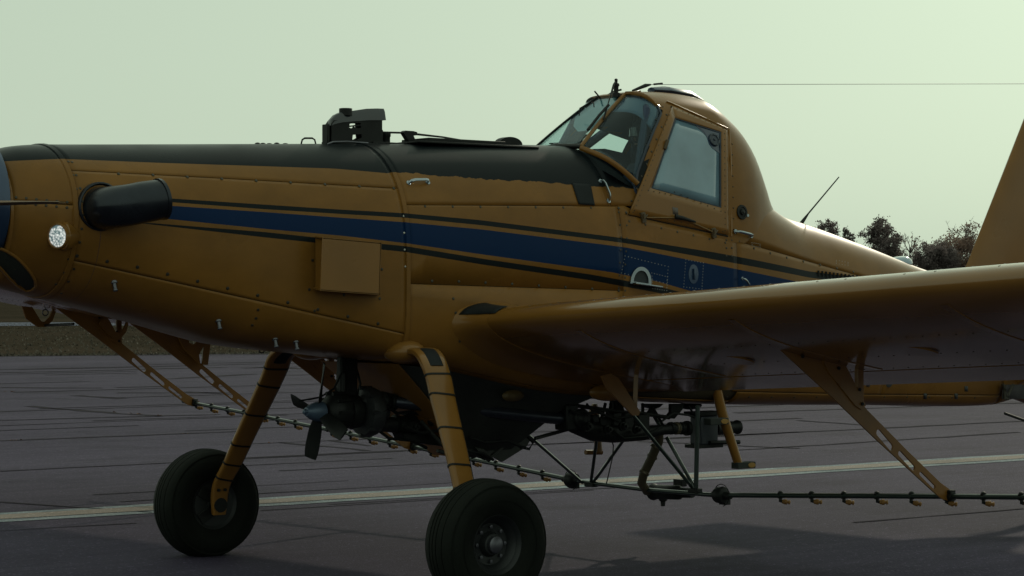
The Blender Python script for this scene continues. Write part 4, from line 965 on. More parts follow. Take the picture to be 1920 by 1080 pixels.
# ------------------------------------------------------------------ main gear
def wheel(sg):
    w_ = empty('main_wheel', (0, 1.565*sg, .366)); w_.parent = AC
    prof = [(-.105, .165), (-.125, .19), (-.142, .235), (-.146, .275), (-.137, .315), (-.112, .346), (-.075, .363), (-.03, .3705), (0, .372), (.03, .3705), (.075, .363), (.112, .346), (.137, .315), (.146, .275), (.142, .235), (.125, .19), (.105, .165)]
    # circumferential grooves in the crown
    p2 = []
    for h, r in prof:
        p2.append((h, r))
        if h in (-.075, -.03, .0, .03): p2 += [(h+.010, r+.0004), (h+.0115, r-.007), (h+.017, r-.007), (h+.0185, r+.0006)]
    b = MB(); b.lathe((0, 0, 0), (0, 1, 0), p2, 72, caps=False); ty = b.build('tyre', rubber, w_, 60)
    b = MB()
    for h, r, d in ((-.146, .262, .004), (.146, .262, .004), (-.1275, .335, .003), (.1275, .335, .003)):
        b.lathe((0, 0, 0), (0, 1, 0), [(h-.004, r-.006), (h+math.copysign(d, h), r), (h-.004, r+.006)], 60, caps=False)
    b.build('tyre_bead', rubber, ty)
    b = MB(); b.lathe((0, 0, 0), (0, sg, 0), [(-.10, .0), (-.10, .165), (-.112, .172), (-.10, .15), (.0, .13), (.09, .15), (.112, .172), (.108, .18), (.100, .166), (.085, .145), (.04, .12), (.035, .075), (.07, .06), (.075, .05), (.075, 0)], 40); rm = b.build('rim', mat('rim_grey', (.02, .022, .024), .5, .4), w_, 35)
    b = MB(); b.lathe((0, .07*sg, 0), (0, sg, 0), [(0, .05), (.03, .048), (.038, .035), (.04, 0)], 20); b.build('hub_cap', grey_metal, w_)
    b = MB()
    for k in range(8):
        a = 2*math.pi*k/8; b.lathe((math.cos(a)*.10, .038*sg, math.sin(a)*.10), (0, sg, 0), [(0, .012), (.014, .011), (.015, 0)], 6)
    b.build('wheel_bolts', grey_metal, w_, kind='stuff')
    b = MB(); b.lathe((0, -.06*sg, 0), (0, -sg, 0), [(0, .13), (.025, .13), (.026, .06), (.05, .05)], 28); b.box((-.06, -.085*sg, .07), (.12, .05, .08), Matrix.Rotation(R(30), 3, 'Y')); b.box((-.06, -.085*sg, -.07), (.12, .05, .08), Matrix.Rotation(R(-30), 3, 'Y')); b.build('brake_caliper', black_metal, w_, bevel=.004)
    return w_
for sg in (-1, 1): wheel(sg)
leg_pts = [(.24, .52, 1.43), (.20, .66, 1.445), (.165, .78, 1.43), (.145, .865, 1.37), (.142, .92, 1.28), (.12, 1.0, 1.14), (.075, 1.19, .84), (.045, 1.30, .65), (.012, 1.375, .52), (.0, 1.395, .42), (.0, 1.40, .30)]
leg_w = [.095, .095, .095, .093, .09, .086, .076, .07, .065, .062, .05]
for sg in (-1, 1):
    V = [Vector((x, y*sg, z)) for x, y, z in leg_pts]
    # refine
    W = []; ww = []
    for i in range(len(V)-1):
        for k in range(4):
            t = k/4; p0, p1, p2_, p3 = V[max(i-1, 0)], V[i], V[i+1], V[min(i+2, len(V)-1)]
            W.append(.5*((2*p1)+(-p0+p2_)*t+(2*p0-5*p1+4*p2_-p3)*t*t+(-p0+3*p1-3*p2_+p3)*t**3)); ww.append(lerp(leg_w[i], leg_w[i+1], t))
    W.append(V[-1]); ww.append(leg_w[-1])
    def legring(p, d, hw, ht):
        X = Vector((1, 0, 0)); X = (X-d*X.dot(d)).normalized(); N_ = d.cross(X); r_ = []
        for k in range(20):
            a = 2*math.pi*k/20; c_, s_ = math.cos(a), math.sin(a); r_.append(p+X*math.copysign(abs(c_)**.45, c_)*hw+N_*math.copysign(abs(s_)**.6, s_)*ht)
        return r_
    rings = [legring(W[i], (W[min(i+1, len(W)-1)]-W[max(i-1, 0)]).normalized(), ww[i], .024) for i in range(len(W))]
    b = MB(); b.rings(rings); lg = b.build('gear_leg', yellow, AC, 35)
    for i in (15, 19, 22, 25, 28, 31):
        d = (W[i+1]-W[i-1]).normalized(); b = MB(); b.rings([legring(W[i]+d*q, d, ww[i]+e, .024+e) for q, e in ((-.006, -.001), (-.006, .004), (.006, .004), (.006, -.001))], caps=False); b.build('brake_line_clip', black_metal, lg)
    tubeo('brake_line', [W[i]+Vector((ww[i]+.006, 0, 0)) for i in range(10, len(W)-3)], .006, black_metal, lg, 6)
    b = MB(); d = (W[11]-W[9]).normalized(); pr = [legring(W[i], (W[i+1]-W[i-1]).normalized(), ww[i]*.6, .030) for i in (7, 8, 9, 10, 11, 12, 13)]; b.rings(pr); b.build('leg_boot', matte_black, lg)
    b = MB(); b.lathe((0, 1.37*sg, .366), (0, sg, 0), [(0, .05), (.10, .045), (.22, .04)], 16); b.build('axle', black_metal, lg)
    for k, dz in ((0, .04), (1, .04)):
        b = MB(); b.lathe((-.025+.05*k, 1.37*sg, .47), (0, -sg, 0), [(0, .012), (.02, .011), (.021, 0)], 6); b.build('axle_bolt', black_metal, lg)
    # fairing blister where the leg enters
    b = MB(); b.sphere((.17, .52*sg, 1.44), (.13, .14, .075), 20, 12); b.build('leg_fairing', yellow, AC)

# ------------------------------------------------------------------ spray boom, hangers, nozzles
def bz(y): return interp([(0, .425), (.71, .436), (2.77, .575), (5.2, .732), (6.4, .80)], abs(y))
XB = 2.6
def boom(y0, y1, r, name='spray_boom', par=None):
    return tubeo(name, [(XB, lerp(y0, y1, i/12), bz(lerp(y0, y1, i/12))) for i in range(13)], r, dark_green_metal, par or AC, 12, flat=1.25)
bl = boom(-.86, -6.4, .0165); br = boom(.86, 6.4, .0165); bcn = boom(-.72, .72, .015)
for sg in (1, -1):
    b = MB(); c = Vector((XB, .79*sg, bz(.79)))
    b.lathe(c-Vector((0, .08*sg, .0)), (0, sg, 0), [(0, .024), (.03, .03), (.035, .05), (.05, .056), (.07, .055), (.09, .06), (.11, .05), (.115, .028), (.17, .022)], 16); b.box(c+Vector((.03, 0, -.045)), (.05, .06, .04)); b.build('boom_coupling', black_metal, AC)
    tubeo('wire_loop', [c+Vector((.0, math.cos(a)*.075, math.sin(a)*.075)) for a in [i*.5 for i in range(10)]], .003, black_metal, AC, 5)
# nozzles: black body, amber tip, check valve on top
nb = MB(); nb.box((0, 0, -.032), (.022, .016, .035)); nb.tube([(0, 0, -.042), (.014, -.014, -.046), (.03, -.03, -.048)], .012, 8); nb.box((0, 0, .0), (.044, .022, .044)); nb.lathe((0, 0, .018), (0, 0, 1), [(0, .016), (.008, .02), (.014, .014), (.018, .006)], 10)
first = nb.build('nozzle', black_metal, AC, bevel=.002); first.location = (XB, -1.345, bz(1.345)); first.scale = (.85, .85, .85)
tb_ = MB(); tb_.lathe((.010, -.010, -.046), (.68, -.68, -.10), [(0, .016), (.016, .018), (.018, .021), (.036, .021), (.038, .013), (.048, .012), (.049, .018), (.058, .017), (.063, .010)], 10)
tip = tb_.build('nozzle_tip', brass, first)
ys = [-1.345-.2815*k for k in range(1, 18)]+[1.122+.2805*k for k in range(19)]
rgz = random.Random(4)
for y in ys:
    n_ = first.copy(); COL.objects.link(n_); n_.parent = AC; n_.location = (XB, y, bz(y)); n_.rotation_euler = (0, R(rgz.uniform(-8, 8)), R(rgz.uniform(-6, 6)))
    t2 = tip.copy(); COL.objects.link(t2); t2.parent = n_
# hangers: drilled arms from the wing's underside back to the boom
HY = -2.77
def hx(px, py): p = P(px, py, HY); return (p.x-XB, p.z-bz(HY))
arm_out = [hx(*p) for p in ((1462, 655), (1545, 660), (1560, 672), (1612, 752), (1624, 768), (1700, 845), (1762, 905), (1791, 926), (1789, 934), (1776, 939), (1764, 935), (1745, 918), (1640, 822), (1560, 745), (1500, 690))]
holes = []
for a, c, r in (((1646, 811), (1669, 838), .020), ((1686, 850), (1711, 877), .0165), ((1725, 888), (1750, 913), .0125)):
    holes.append(slot(hx(*a), hx(*c), r))
arm_me = plate_mesh('hanger_arm', arm_out, holes, .012)
fork_out = [hx(*p) for p in ((1546, 660), (1572, 664), (1620, 760), (1612, 768), (1600, 760), (1552, 700), (1541, 680))]
fork_me = plate_mesh('hanger_gusset', fork_out, [], .03)
brkt = mat('bracket_paint', (.20, .085, .012), .4, coat=.2)
def wing_under(x, y):
    c = (x-.57)/(CH*math.cos(TH)); return wpt(y, min(max(c, .02), .72), False).z
for y in (-6.2, -5.0, -2.77, 2.77, 5.0, 6.2):
    h = empty('boom_hanger', (XB, y, bz(y))); h.parent = AC
    o = link('hanger_arm', arm_me.copy(), brkt, h, 30, bevel=.002); o2 = link('hanger_gusset', fork_me.copy(), brkt, h, 30)
    x0 = hx(1616, 765); zt = wing_under(XB+x0[0]+.0, y)+.04-bz(y)
    bb = MB(); bb.box((x0[0], .022, (x0[1]+zt)/2), (.05, .028, abs(zt-x0[1]))); bb.build('hanger_strut', brkt, h, bevel=.003)
    bb = MB(); x1, z1 = arm_out[0]; x2 = arm_out[1][0]; bb.add([(x1, -.04, z1+.03), (x2+.05, -.04, z1-.06+.0), (x2+.05, .04, z1-.06), (x1, .04, z1+.03), (x1, -.04, z1+.04), (x2+.05, -.04, z1-.05), (x2+.05, .04, z1-.05), (x1, .04, z1+.04)], [(3, 2, 1, 0), (4, 5, 6, 7), (0, 1, 5, 4), (1, 2, 6, 5), (2, 3, 7, 6), (3, 0, 4, 7)]); bb.build('hanger_foot', brkt, h)
    bb = MB(); bb.lathe((0, -.035, 0), (0, 1, 0), [(0, .03), (.07, .03)], 12); bb.box((0, 0, .03), (.05, .06, .02)); bb.build('boom_clamp', black_metal, h, bevel=.003)
    for px, py in ((1612, 757), (1500, 668), (1607, 730), (1568, 690)):
        q = hx(px, py); bb = MB(); bb.lathe((q[0], -.018, q[1]), (0, -1, 0), [(0, .011), (.008, .010), (.009, 0)], 6); bb.build('bolt', black_metal, h)
# hooked aileron-rod brackets ahead of each outer hanger (starboard ones show under the nose)
def hook(name, pts, r, par, m=brkt, flat=.35): return tubeo(name, pts, r, m, par, 8, flat=flat, updir=(1, 0, 0))
YH = 7.0
hb = empty('control_bracket', (1.6, YH, 1.5)); hb.parent = AC
def hp(px, py): p = P(px, py, YH); return (p.x-1.6, p.z-1.5)
vb = [hp(*p) for p in ((41, 574), (84, 577), (75, 590), (62, 590)[:0] or (72, 603), (82, 605), (94, 592), (99, 580), (104, 584), (97, 603), (86, 613), (70, 613), (50, 596))]
vb = [hp(41, 574), hp(60, 576), hp(76, 602), hp(83, 604), (hp(93, 594)), hp(98, 581), hp(104, 584), hp(98, 601), hp(86, 613), hp(70, 613), hp(48, 597)]
link('bracket_arm', plate_mesh('bracket_arm', vb, [], .02), brkt, hb, 30)
tubeo('control_rod', [P(84, 610, YH)-hb.location, P(138, 607.5, 6.3)-hb.location], .012, black_metal, hb, 6)
def ring_at(px, py, y, r, name='tie_down_ring'):
    c = P(px, py, y); tubeo(name, [c+Vector((math.cos(a)*r, 0, math.sin(a)*r)) for a in [i*math.pi/8 for i in range(17)]], .006, grey_metal, AC, 6, caps=False); tubeo('ring_shank', [c+Vector((0, 0, r)), c+Vector((0, 0, r+.05))], .008, grey_metal, AC, 6)
ring_at(85, 586, 6.8, .028); ring_at(491, 656, 3.0, .024); ring_at(492, 647, 3.0, .018)
# V-forks on the two nearer starboard hangers
for y, pts in ((6.2, [(196, 592), (204, 600), (216, 622), (226, 624), (233, 612), (237, 602), (240, 607), (236, 622), (226, 634), (214, 636), (200, 624), (186, 606)]), (5.0, [(330, 625), (338, 625), (352, 642), (362, 645), (370, 638), (380, 638), (394, 642), (389, 684), (379, 684), (379, 662), (382, 648), (372, 664), (375, 684), (366, 675), (345, 655)])):
    q = [P(a, b_, y-.05) for a, b_ in pts]; o = link('hanger_fork', plate_mesh('hanger_fork', [(p.x, p.z) for p in q], [], .02), brkt, AC, 30); o.location.y = y-.05
# inner supports by the fuselage
for sg in (-1, 1):
    h = empty('inner_boom_hanger', (1.5, .98*sg, 1.1)); h.parent = AC
    q = [P(a, b_, -.98) for a, b_ in ((1127, 705), (1142, 700), (1158, 708), (1199, 772), (1196, 779), (1186, 779), (1136, 727))]
    o = link('hanger_arm', plate_mesh('inner_arm', [(p.x-1.5, p.z-1.1) for p in q], [], .016), brkt, h, 30)
    a, c = P(1196, 700, -.98), P(1193, 775, -.98); tubeo('hanger_strut', [Vector((a.x-1.5, .015, a.z-1.1)), Vector((c.x-1.5, .015, c.z-1.1))], .02, brkt, h, 4)

# ------------------------------------------------------------------ hopper gate, pump, plumbing under the belly
hop_m = mat('gate_dark', (.018, .02, .017), .5, .2, noise_amt=.3, bump=.1)
b = MB()
T = [(.22, .44, 1.34), (1.95, .44, 1.14)]
ring0 = [(.20, -.44, 1.36), (1.95, -.44, 1.16), (1.95, .44, 1.16), (.20, .44, 1.36)]
ring1 = [(.62, -.36, 1.00), (1.55, -.36, 1.02), (1.55, .36, 1.02), (.62, .36, 1.00)]
ring2 = [(.92, -.17, .735), (1.22, -.17, .73), (1.22, .17, .73), (.92, .17, .735)]
b.rings([[Vector(p) for p in r_] for r_ in (ring0, ring1, ring2)]); b.build('hopper_gate_box', hop_m, AC, 20, bevel=.01)
# yellow forward face
b = MB(); quadplate(b, [(.19, -.435, 1.36), (.185, .435, 1.36), (.605, .355, 1.0), (.605, -.355, 1.0)], (-1, 0, -1), .004); b.build('gate_front_face', yellow, AC, 20)
b = MB(); quadplate(b, [(.60, -.35, .995), (.60, .35, .995), (.90, .165, .735), (.90, -.165, .735)], (-1, 0, -1), .004); b.build('gate_front_face', yellow, AC, 20)
b = MB(); b.sphere(P(962, 742, -.43), (.09, .03, .038), 14, 8); b.build('gate_bulge', mat('dark_mustard', (.075, .045, .012), .6), AC)
def gate_y(p): return p
# jagged lower hinge plates and link arms
me = plate_mesh('gate_hinge_plate', [(p.x, p.z) for p in [P(a, c, -.19) for a, c in ((905, 845), (940, 866), (985, 838), (995, 822), (980, 818), (975, 808), (962, 816), (955, 826), (940, 818), (900, 835))]], [], .02)
o = link('gate_hinge_plate', me, hop_m, AC, 30); o.location.y = -.19
for q in ([(790, 790), (845, 852)], [(852, 835), (910, 860)], [(820, 845), (870, 858)], [(1003, 822), (1072, 803)], [(916, 860), (942, 838)], [(878, 842), (918, 863)]):
    tubeo('gate_link', [P(q[0][0], q[0][1], -.2), P(q[1][0], q[1][1], -.2)], .013, hop_m, AC, 6)
me = plate_mesh('gate_arm', [(p.x, p.z) for p in [P(a, c, -.22) for a, c in ((888, 838), (906, 842), (922, 858), (918, 864), (912, 862))]], [], .02); o = link('gate_arm', me, hop_m, AC); o.location.y = -.22
# fan-driven pump
pump = empty('spray_pump', (0, 0, 0)); pump.parent = AC
hubp = P(590, 772, -.02); axd = Vector((1, 0, -.03)).normalized()
b = MB(); b.lathe(hubp-axd*.085, axd, [(0, .008), (.004, .016), (.02, .018), (.022, .028), (.06, .05), (.10, .062), (.14, .064), (.15, .05)], 24); b.build('fan_spinner', mat('fan_spinner_blue', (.06, .09, .14), .4, .3), pump)
for k, an in enumerate((78, 168, 252, 335)):
    a = R(an); d = Vector((0, -math.cos(a), math.sin(a))); tan = axd.cross(d).normalized(); rings = []
    for i in range(8):
        s = i/7; rad = .04+.27*s; ch = interp([(0, .05), (.3, .085), (.8, .10), (1, .085)], s); tw = -R(lerp(52, 26, s)); cdir = tan*math.cos(tw)+axd*math.sin(tw); nd = cdir.cross(d)
        rings.append([hubp+axd*.03+d*rad+cdir*math.cos(2*math.pi*j/10)*ch/2+nd*math.sin(2*math.pi*j/10)*.006 for j in range(10)])
    b = MB(); b.rings(rings); b.build('fan_blade', black_metal, pump)
b = MB(); b.lathe(hubp+axd*.07, axd, [(0, .05), (.02, .085), (.05, .115), (.13, .125), (.15, .115), (.17, .10), (.20, .11), (.24, .105), (.27, .07), (.28, .05)], 26)
for k in range(10):
    a = 2*math.pi*k/10; b.box(hubp+axd*.16+Vector((0, math.cos(a)*.12, math.sin(a)*.12)), (.10, .02, .02), Matrix.Rotation(a, 3, 'X'))
b.build('brake_housing', black_metal, pump)
vol = hubp+axd*.40
b = MB(); b.lathe(vol, axd, [(-.07, .03), (-.06, .09), (-.045, .15), (.0, .165), (.045, .15), (.06, .11), (.08, .06), (.14, .055)], 28)
for k in range(8):
    a = 2*math.pi*k/8; b.lathe(vol+axd*.03+Vector((0, math.cos(a)*.15, math.sin(a)*.15)), -axd, [(0, .014), (.09, .013), (.092, 0)], 6)
b.build('pump_volute', mat('pump_grey', (.03, .032, .034), .5, .3), pump)
b = MB(); p0 = P(652, 672, 0); p1 = P(650, 770, 0); b.box((p0+p1)/2+Vector((0, 0, .0)), (.13, .055, (p0-p1).length+.1)); b.box(P(640, 735, 0), (.03, .09, .26)); b.box(p1+Vector((0, 0, -.04)), (.26, .10, .07)); b.build('pump_mount', black_metal, pump, bevel=.012)
tubeo('pump_elbow', [vol+Vector((.02, -.03, .10)), P(683, 757, -.04), P(697, 748, -.05), P(720, 749, -.06)], [.055, .058, .055, .052], mat('pump_grey', (.03, .032, .034), .5, .3), pump, 16)
def flange(c, d, r, w_, par, name='pipe_flange', m=None):
    b = MB(); b.lathe(Vector(c)-Vector(d).normalized()*w_/2, d, [(0, r*.9), (w_*.15, r), (w_*.4, r), (w_*.42, r*.9), (w_*.58, r*.9), (w_*.6, r), (w_*.85, r), (w_, r*.9)], 20); b.build(name, m or black_metal, par)
pd = (P(1060, 785, -.08)-P(700, 752, -.06)).normalized()
for px, rr__ in ((705, .062), (722, .058), (736, .054)): flange(P(px, 750+(px-700)*.1, -.06), pd, rr__, .05, pump)
pipe_m = mat('steel_pipe', (.035, .04, .055), .3, .6, rn=.08)
tubeo('main_pipe', [P(735, 753, -.06), P(850, 765, -.30), P(940, 774, -.36), P(1050, 785, -.34)], .040, pipe_m, pump, 18)
tubeo('suction_hose', [P(690, 792, -.02), P(742, 797, -.02)], .050, mat('hose_black', (.008, .009, .01), .6), pump, 16)
for px in (694, 742): flange(P(px, 794, -.02), (1, 0, -.05), .058, .03, pump)
b = MB(); b.lathe(P(742, 797, -.02), (1, 0, -.15), [(0, .05), (.03, .062), (.1, .066), (.2, .07), (.24, .055), (.30, .05), (.36, .03)], 18)
b.box(P(775, 783, -.04), (.16, .05, .03), Matrix.Rotation(R(25), 3, 'Y')); b.box(P(812, 796, -.04), (.12, .05, .03), Matrix.Rotation(R(25), 3, 'Y')); b.build('gate_valve', black_metal, pump, bevel=.004)
b = MB()
q = [P(a, c, -.05) for a, c in ((745, 812), (860, 815), (905, 835), (900, 845), (790, 832), (750, 822))]
me = plate_mesh('pump_tray', [(p.x, p.z) for p in q], [], .12); o = link('pump_tray', me, black_metal, pump, 30); o.location.y = -.05
# control valve cluster
cv = empty('spray_valve', (0, 0, 0)); cv.parent = AC
yy = -.34
b = MB(); b.box(P(1062, 782, yy), (.10, .13, .17)); b.box(P(1064, 758, yy), (.09, .06, .26)); b.lathe(P(1088, 785, yy-.05), (0, -1, 0), [(0, .07), (.03, .068), (.04, .04), (.06, .03)], 18); b.build('valve_body', black_metal, cv, bevel=.01)
b = MB(); V = [P(a, c, yy) for a, c in ((1075, 795), (1110, 808), (1150, 813), (1205, 812), (1240, 806), (1275, 803))]; b.tube(V, [.06, .068, .062, .052, .036, .036], 14); b.build('valve_manifold', black_metal, cv)
b = MB()
for a, c, sx, sz in ((1128, 790, .09, .06), (1150, 786, .07, .09), (1172, 790, .08, .12), (1200, 792, .10, .11), (1110, 785, .05, .05)): b.box(P(a, c, yy), (sx, .09, sz))
b.build('valve_blocks', black_metal, cv, bevel=.006, kind='stuff')
for px in (1258, 1268, 1278, 1288): flange(P(px, 803, yy), (1, 0, 0), .044 if px < 1280 else .052, .03, cv, m=brownpipe if px in (1268,) else None)
b = MB(); c = P(1320, 806, yy); b.box(c, (.16, .12, .20)); b.build('strainer_box', mat('strainer_grey', (.035, .04, .05), .4, .2), cv, bevel=.01)
b = MB(); b.box(c+Vector((0, 0, .115)), (.26, .14, .03)); b.box(c+Vector((0, 0, -.11)), (.24, .14, .025)); b.build('strainer_flange', black_metal, cv, bevel=.004, kind='stuff')
b = MB(); b.lathe(P(1340, 803, yy), (1, 0, .0), [(0, .05), (.08, .05), (.09, .042), (.2, .042), (.21, .05), (.225, .05)], 18); b.build('pipe_stub', black_metal, cv)
tubeo('valve_lever', [P(1330, 830, yy-.07), P(1386, 829, yy-.07)], .015, black_metal, cv, 8)
# drop hose to the boom
hd = [P(a, c, y_) for a, c, y_ in ((1222, 805, -.34), (1236, 812, -.32), (1235, 828, -.28), (1222, 858, -.2), (1207, 888, -.1), (1203, 905, -.05), (1212, 920, -.02), (1235, 922, 0))]
tubeo('drop_hose', hd, .032, brownpipe, cv, 14)
for a, c, y_, dd in ((1229, 838, -.25, (-.2, .1, -.4)), (1223, 856, -.2, (-.2, .1, -.4)), (1208, 886, -.12, (-.2, .1, -.4))): flange(P(a, c, y_), dd, .038, .02, cv, 'hose_clamp', mat('clamp', (.1, .08, .05), .4, .5))
b = MB(); b.lathe(P(1222, 922, 0), (0, -1, .05), [(0, .055), (.02, .06), (.05, .05), (.10, .052), (.18, .05), (.28, .05), (.30, .036), (.42, .034)], 18); b.box(P(1275, 905, -.1), (.05, .09, .05)); b.lathe(P(1243, 925, -.05), (0, 0, -1), [(0, .035), (.05, .03), (.055, .018), (.09, .015)], 12); b.build('boom_inlet', black_metal, cv, bevel=.003)
# struts and links to the boom centre
def sx(p): return p if len(p) == 3 else p
def strut(a, ya, c, yc, r, name='boom_strut', m=None): tubeo(name, [P(a[0], a[1], ya), P(c[0], c[1], yc)], r, m or dark_green_metal, AC, 8)
yb_, ya_ = -.62, .42
strut((1308, 760), -.55, (1305, 915), PX(1305, 918, XB).y, .016)
strut((1120, 815), .3, (1108, 905), PX(1108, 908, XB).y, .012)
strut((1176, 815), .0, (1112, 905), PX(1112, 908, XB).y, .012)
strut((968, 796), .2, (1092, 905), PX(1092, 908, XB).y, .012)
strut((1180, 770), -.5, (1298, 914), PX(1298, 916, XB).y, .013)
strut((1250, 820), -.3, (1303, 916), PX(1303, 918, XB).y, .013)
strut((1220, 770), -.2, (1245, 812), -.3, .012)
for px, py in ((1108, 908), (1303, 920)):
    p = PX(px, py, XB); b = MB(); b.box(p, (.05, .10, .035)); b.build('strut_clamp', black_metal, AC, bevel=.006)
# linkages below the belly
strut((1077, 760), -.3, (1180, 775), -.3, .014, 'push_rod', black_metal); strut((1180, 772), -.3, (1255, 783), -.3, .014, 'push_rod', black_metal)
me = plate_mesh('bell_crank', [(p.x, p.z) for p in [P(a, c, -.25) for a, c in ((1256, 757), (1280, 757), (1277, 768), (1262, 785), (1248, 783), (1256, 772))]], [], .03); o = link('bell_crank', me, black_metal, AC); o.location.y = -.25
me = plate_mesh('link_bracket', [(p.x, p.z) for p in [P(a, c, -.1) for a, c in ((1205, 757), (1240, 757), (1232, 764), (1222, 767), (1212, 764))]], [], .05); o = link('link_bracket', me, black_metal, AC); o.location.y = -.1
for a, c in (((1222, 765), (1207, 785)), ((1224, 765), (1250, 810)), ((1205, 757), (1205, 790)), ((1135, 757), (1128, 785)), ((1145, 757), (1142, 790)), ((1160, 757), (1158, 790)), ((1165, 760), (1172, 785))): strut(a, -.15, c, -.2, .012, 'link_rod', black_metal)
boxo('belly_post', P(1064, 765, -.3), (.07, .07, .16), black_metal, AC); boxo('belly_post', P(1154, 770, -.1), (.07, .05, .14), black_metal, AC)
tubeo('drain_tube', [P(1143, 815, -.1), P(1150, 835, -.1), P(1149, 855, -.1), P(1137, 907, -.1)], .0045, black_metal, AC, 6)
b = MB(); b.sphere((3.05, -.0, 1.0), (.1, .06, .03), 12, 6); b.build('belly_beacon', black_metal, AC)
cable = mat('cable_black', (.008, .009, .009), .6, spec=.2)
for pts, r_, y_ in (
    ([(668, 690), (676, 720), (668, 742), (690, 752)], .008, .02), ([(640, 700), (628, 725), (634, 752)], .007, -.04), ([(720, 760), (745, 775), (770, 772), (800, 780)], .010, -.1),
    ([(760, 800), (790, 812), (830, 806), (870, 818)], .012, -.2), ([(700, 800), (730, 822), (770, 826), (800, 840)], .010, -.08), ([(1000, 750), (1030, 765), (1060, 760), (1100, 775)], .010, -.3),
    ([(1100, 757), (1112, 772), (1135, 770), (1150, 785), (1190, 780)], .008, -.4), ([(1070, 770), (1090, 778), (1120, 772), (1160, 790)], .010, -.42), ([(1140, 800), (1170, 822), (1210, 818), (1240, 800)], .009, -.42),
    ([(1240, 790), (1262, 775), (1290, 778), (1310, 785)], .008, -.4), ([(1290, 760), (1300, 775), (1318, 778)], .008, -.38), ([(880, 820), (910, 830), (950, 826), (975, 836)], .012, -.3),
    ([(850, 825), (870, 845), (905, 850), (925, 862)], .010, -.25), ([(1190, 757), (1186, 775), (1192, 795)], .009, -.2),
    ([(560, 752), (600, 745), (640, 720)], .006, .05), ([(985, 815), (1000, 830), (992, 842), (975, 838)], .010, -.2)):
    tubeo('hose', [P(a, c, y_) for a, c in pts], r_, cable, AC, 7)
for px, py, y_, r_ in ((1098, 800, -.42, .035), (1136, 806, -.44, .03), (1165, 800, -.44, .032), (1190, 806, -.42, .028), (808, 790, -.16, .03), (775, 800, -.16, .035)):
    b = MB(); b.lathe(P(px, py, y_), (.1, -1, .1), [(0, r_), (.02, r_), (.022, r_*.7), (.045, r_*.65), (.047, r_*.3), (.06, r_*.3)], 12); b.build('fitting', black_metal, AC)
# boarding steps
tubeo('boarding_step_tube', [P(1343, 728, -.50), P(1354, 775, -.50), P(1385, 872, -.52)], [.036, .036, .031], yellow, AC, 12)
def tread(c, par):
    b = MB(); b.box(c, (.17, .07, .045)); o = b.build('step_pad', mat('step_rubber', (.015, .018, .016), .8), AC, bevel=.004)
    b = MB(); b.lathe((0, 0, 0), (0, -1, 0), [(0, .03), (.004, .028), (.005, 0)], 16); d = b.build('step_disc', mat('disc_yellow', (.25, .13, .02), .5), o); d.location = c+Vector((.045, -.036, .0)); d.scale = (1.2, 1, .6)
tread(P(1394, 872, -.52), AC); tread(P(1343, 790, -.55), AC)
tubeo('boarding_step_tube', [P(1112, 760, .5), P(1119, 780, .5), P(1122, 848, .5)], [.03, .026, .034], yellow, AC, 12, flat=.6)
tubeo('step_rung', [P(1098, 848, .5), P(1128, 848, .5)], .018, yellow, AC, 8)
me = plate_mesh('step_blade', [(p.x, p.z) for p in [P(a, c, .5) for a, c in ((1112, 757), (1118, 757), (1122, 780), (1102, 782), (1108, 765))]], [], .02); o = link('step_blade', me, yellow, AC); o.location.y = .5
# belly blisters
b = MB(); b.sphere(P(1140, 735, -.55), (.16, .05, .06), 16, 10); b.build('belly_blister', yellow, AC)
b = MB(); b.lathe(P(1667, 716, -.40), (0, -1, 0), [(-.2, .04), (.0, .04), (.004, 0)], 24); b.build('belly_port', mat('recess_dark', (.02, .025, .03), .8), AC)
# small labels on the aft side
for px, py in ((1735, 743), (1793, 743), (1812, 729), (1628, 720)):
    onpatch('aft_placard', ((px-3, py-5), (px+3, py-5), (px+3, py+5), (px-3, py+5)), mat('placard_dark', (.035, .04, .04), .6), .004, 2, 2)

# ------------------------------------------------------------------ unit on top of the hopper
tu = empty('hopper_vent_unit', (0, 0, 0)); tu.parent = AC
h_ = .03
def tp(px, py): p = P(px, py, 0); return (p.x, p.z)
side_out = [tp(*p) for p in ((616, 270), (616, 232), (620, 226), (700, 224), (711, 226), (711, 245), (713, 250), (711, 268))]
hole1 = [tp(*p) for p in ((649, 243), (649, 233), (655, 231), (672, 230), (672, 232), (656, 234), (655, 240), (652, 243))]
hole1 = [tp(*p) for p in ((649, 242), (650, 233), (656, 231), (671, 231), (671, 234), (657, 235), (656, 240))]
hole1b = [tp(*p) for p in ((658, 238), (671, 236), (672, 240), (665, 241))]
hole2 = [tp(*p) for p in ((656, 253), (672, 252), (673, 258), (664, 263), (655, 262))]
for y in (-h_, h_):
    o = link('side_plate', plate_mesh('side_plate', side_out, [hole1, hole1b, hole2], .008), black_metal, tu, 30); o.location.y = y
b = MB(); rings = []
for px, pt, pb in ((617, 232, 236), (619, 224, 234), (626, 216, 232), (636, 211, 230), (658, 208, 228), (685, 204, 226), (705, 203.5, 226), (717, 204, 226), (714, 215, 226)):
    a, c = P(px, pt, 0), P(px, pb, 0); rings.append([Vector((a.x, -h_-.01, c.z)), Vector((a.x, -h_*.9, lerp(c.z, a.z, .75))), Vector((a.x, -h_*.5, a.z)), Vector((a.x, h_*.5, a.z)), Vector((a.x, h_*.9, lerp(c.z, a.z, .75))), Vector((a.x, h_+.01, c.z))])
b.rings(rings); b.build('hood', mat('hood_black', (.015, .018, .025), .3, coat=.4), tu, 40)
b = MB(); a = P(648, 211, 0); b.lathe(Vector((a.x, 0, a.z-.02)), (0, 0, 1), [(0, .042), (.045, .042), (.047, .036), (.047, 0)], 20); b.build('vent_cap', black_metal, tu)
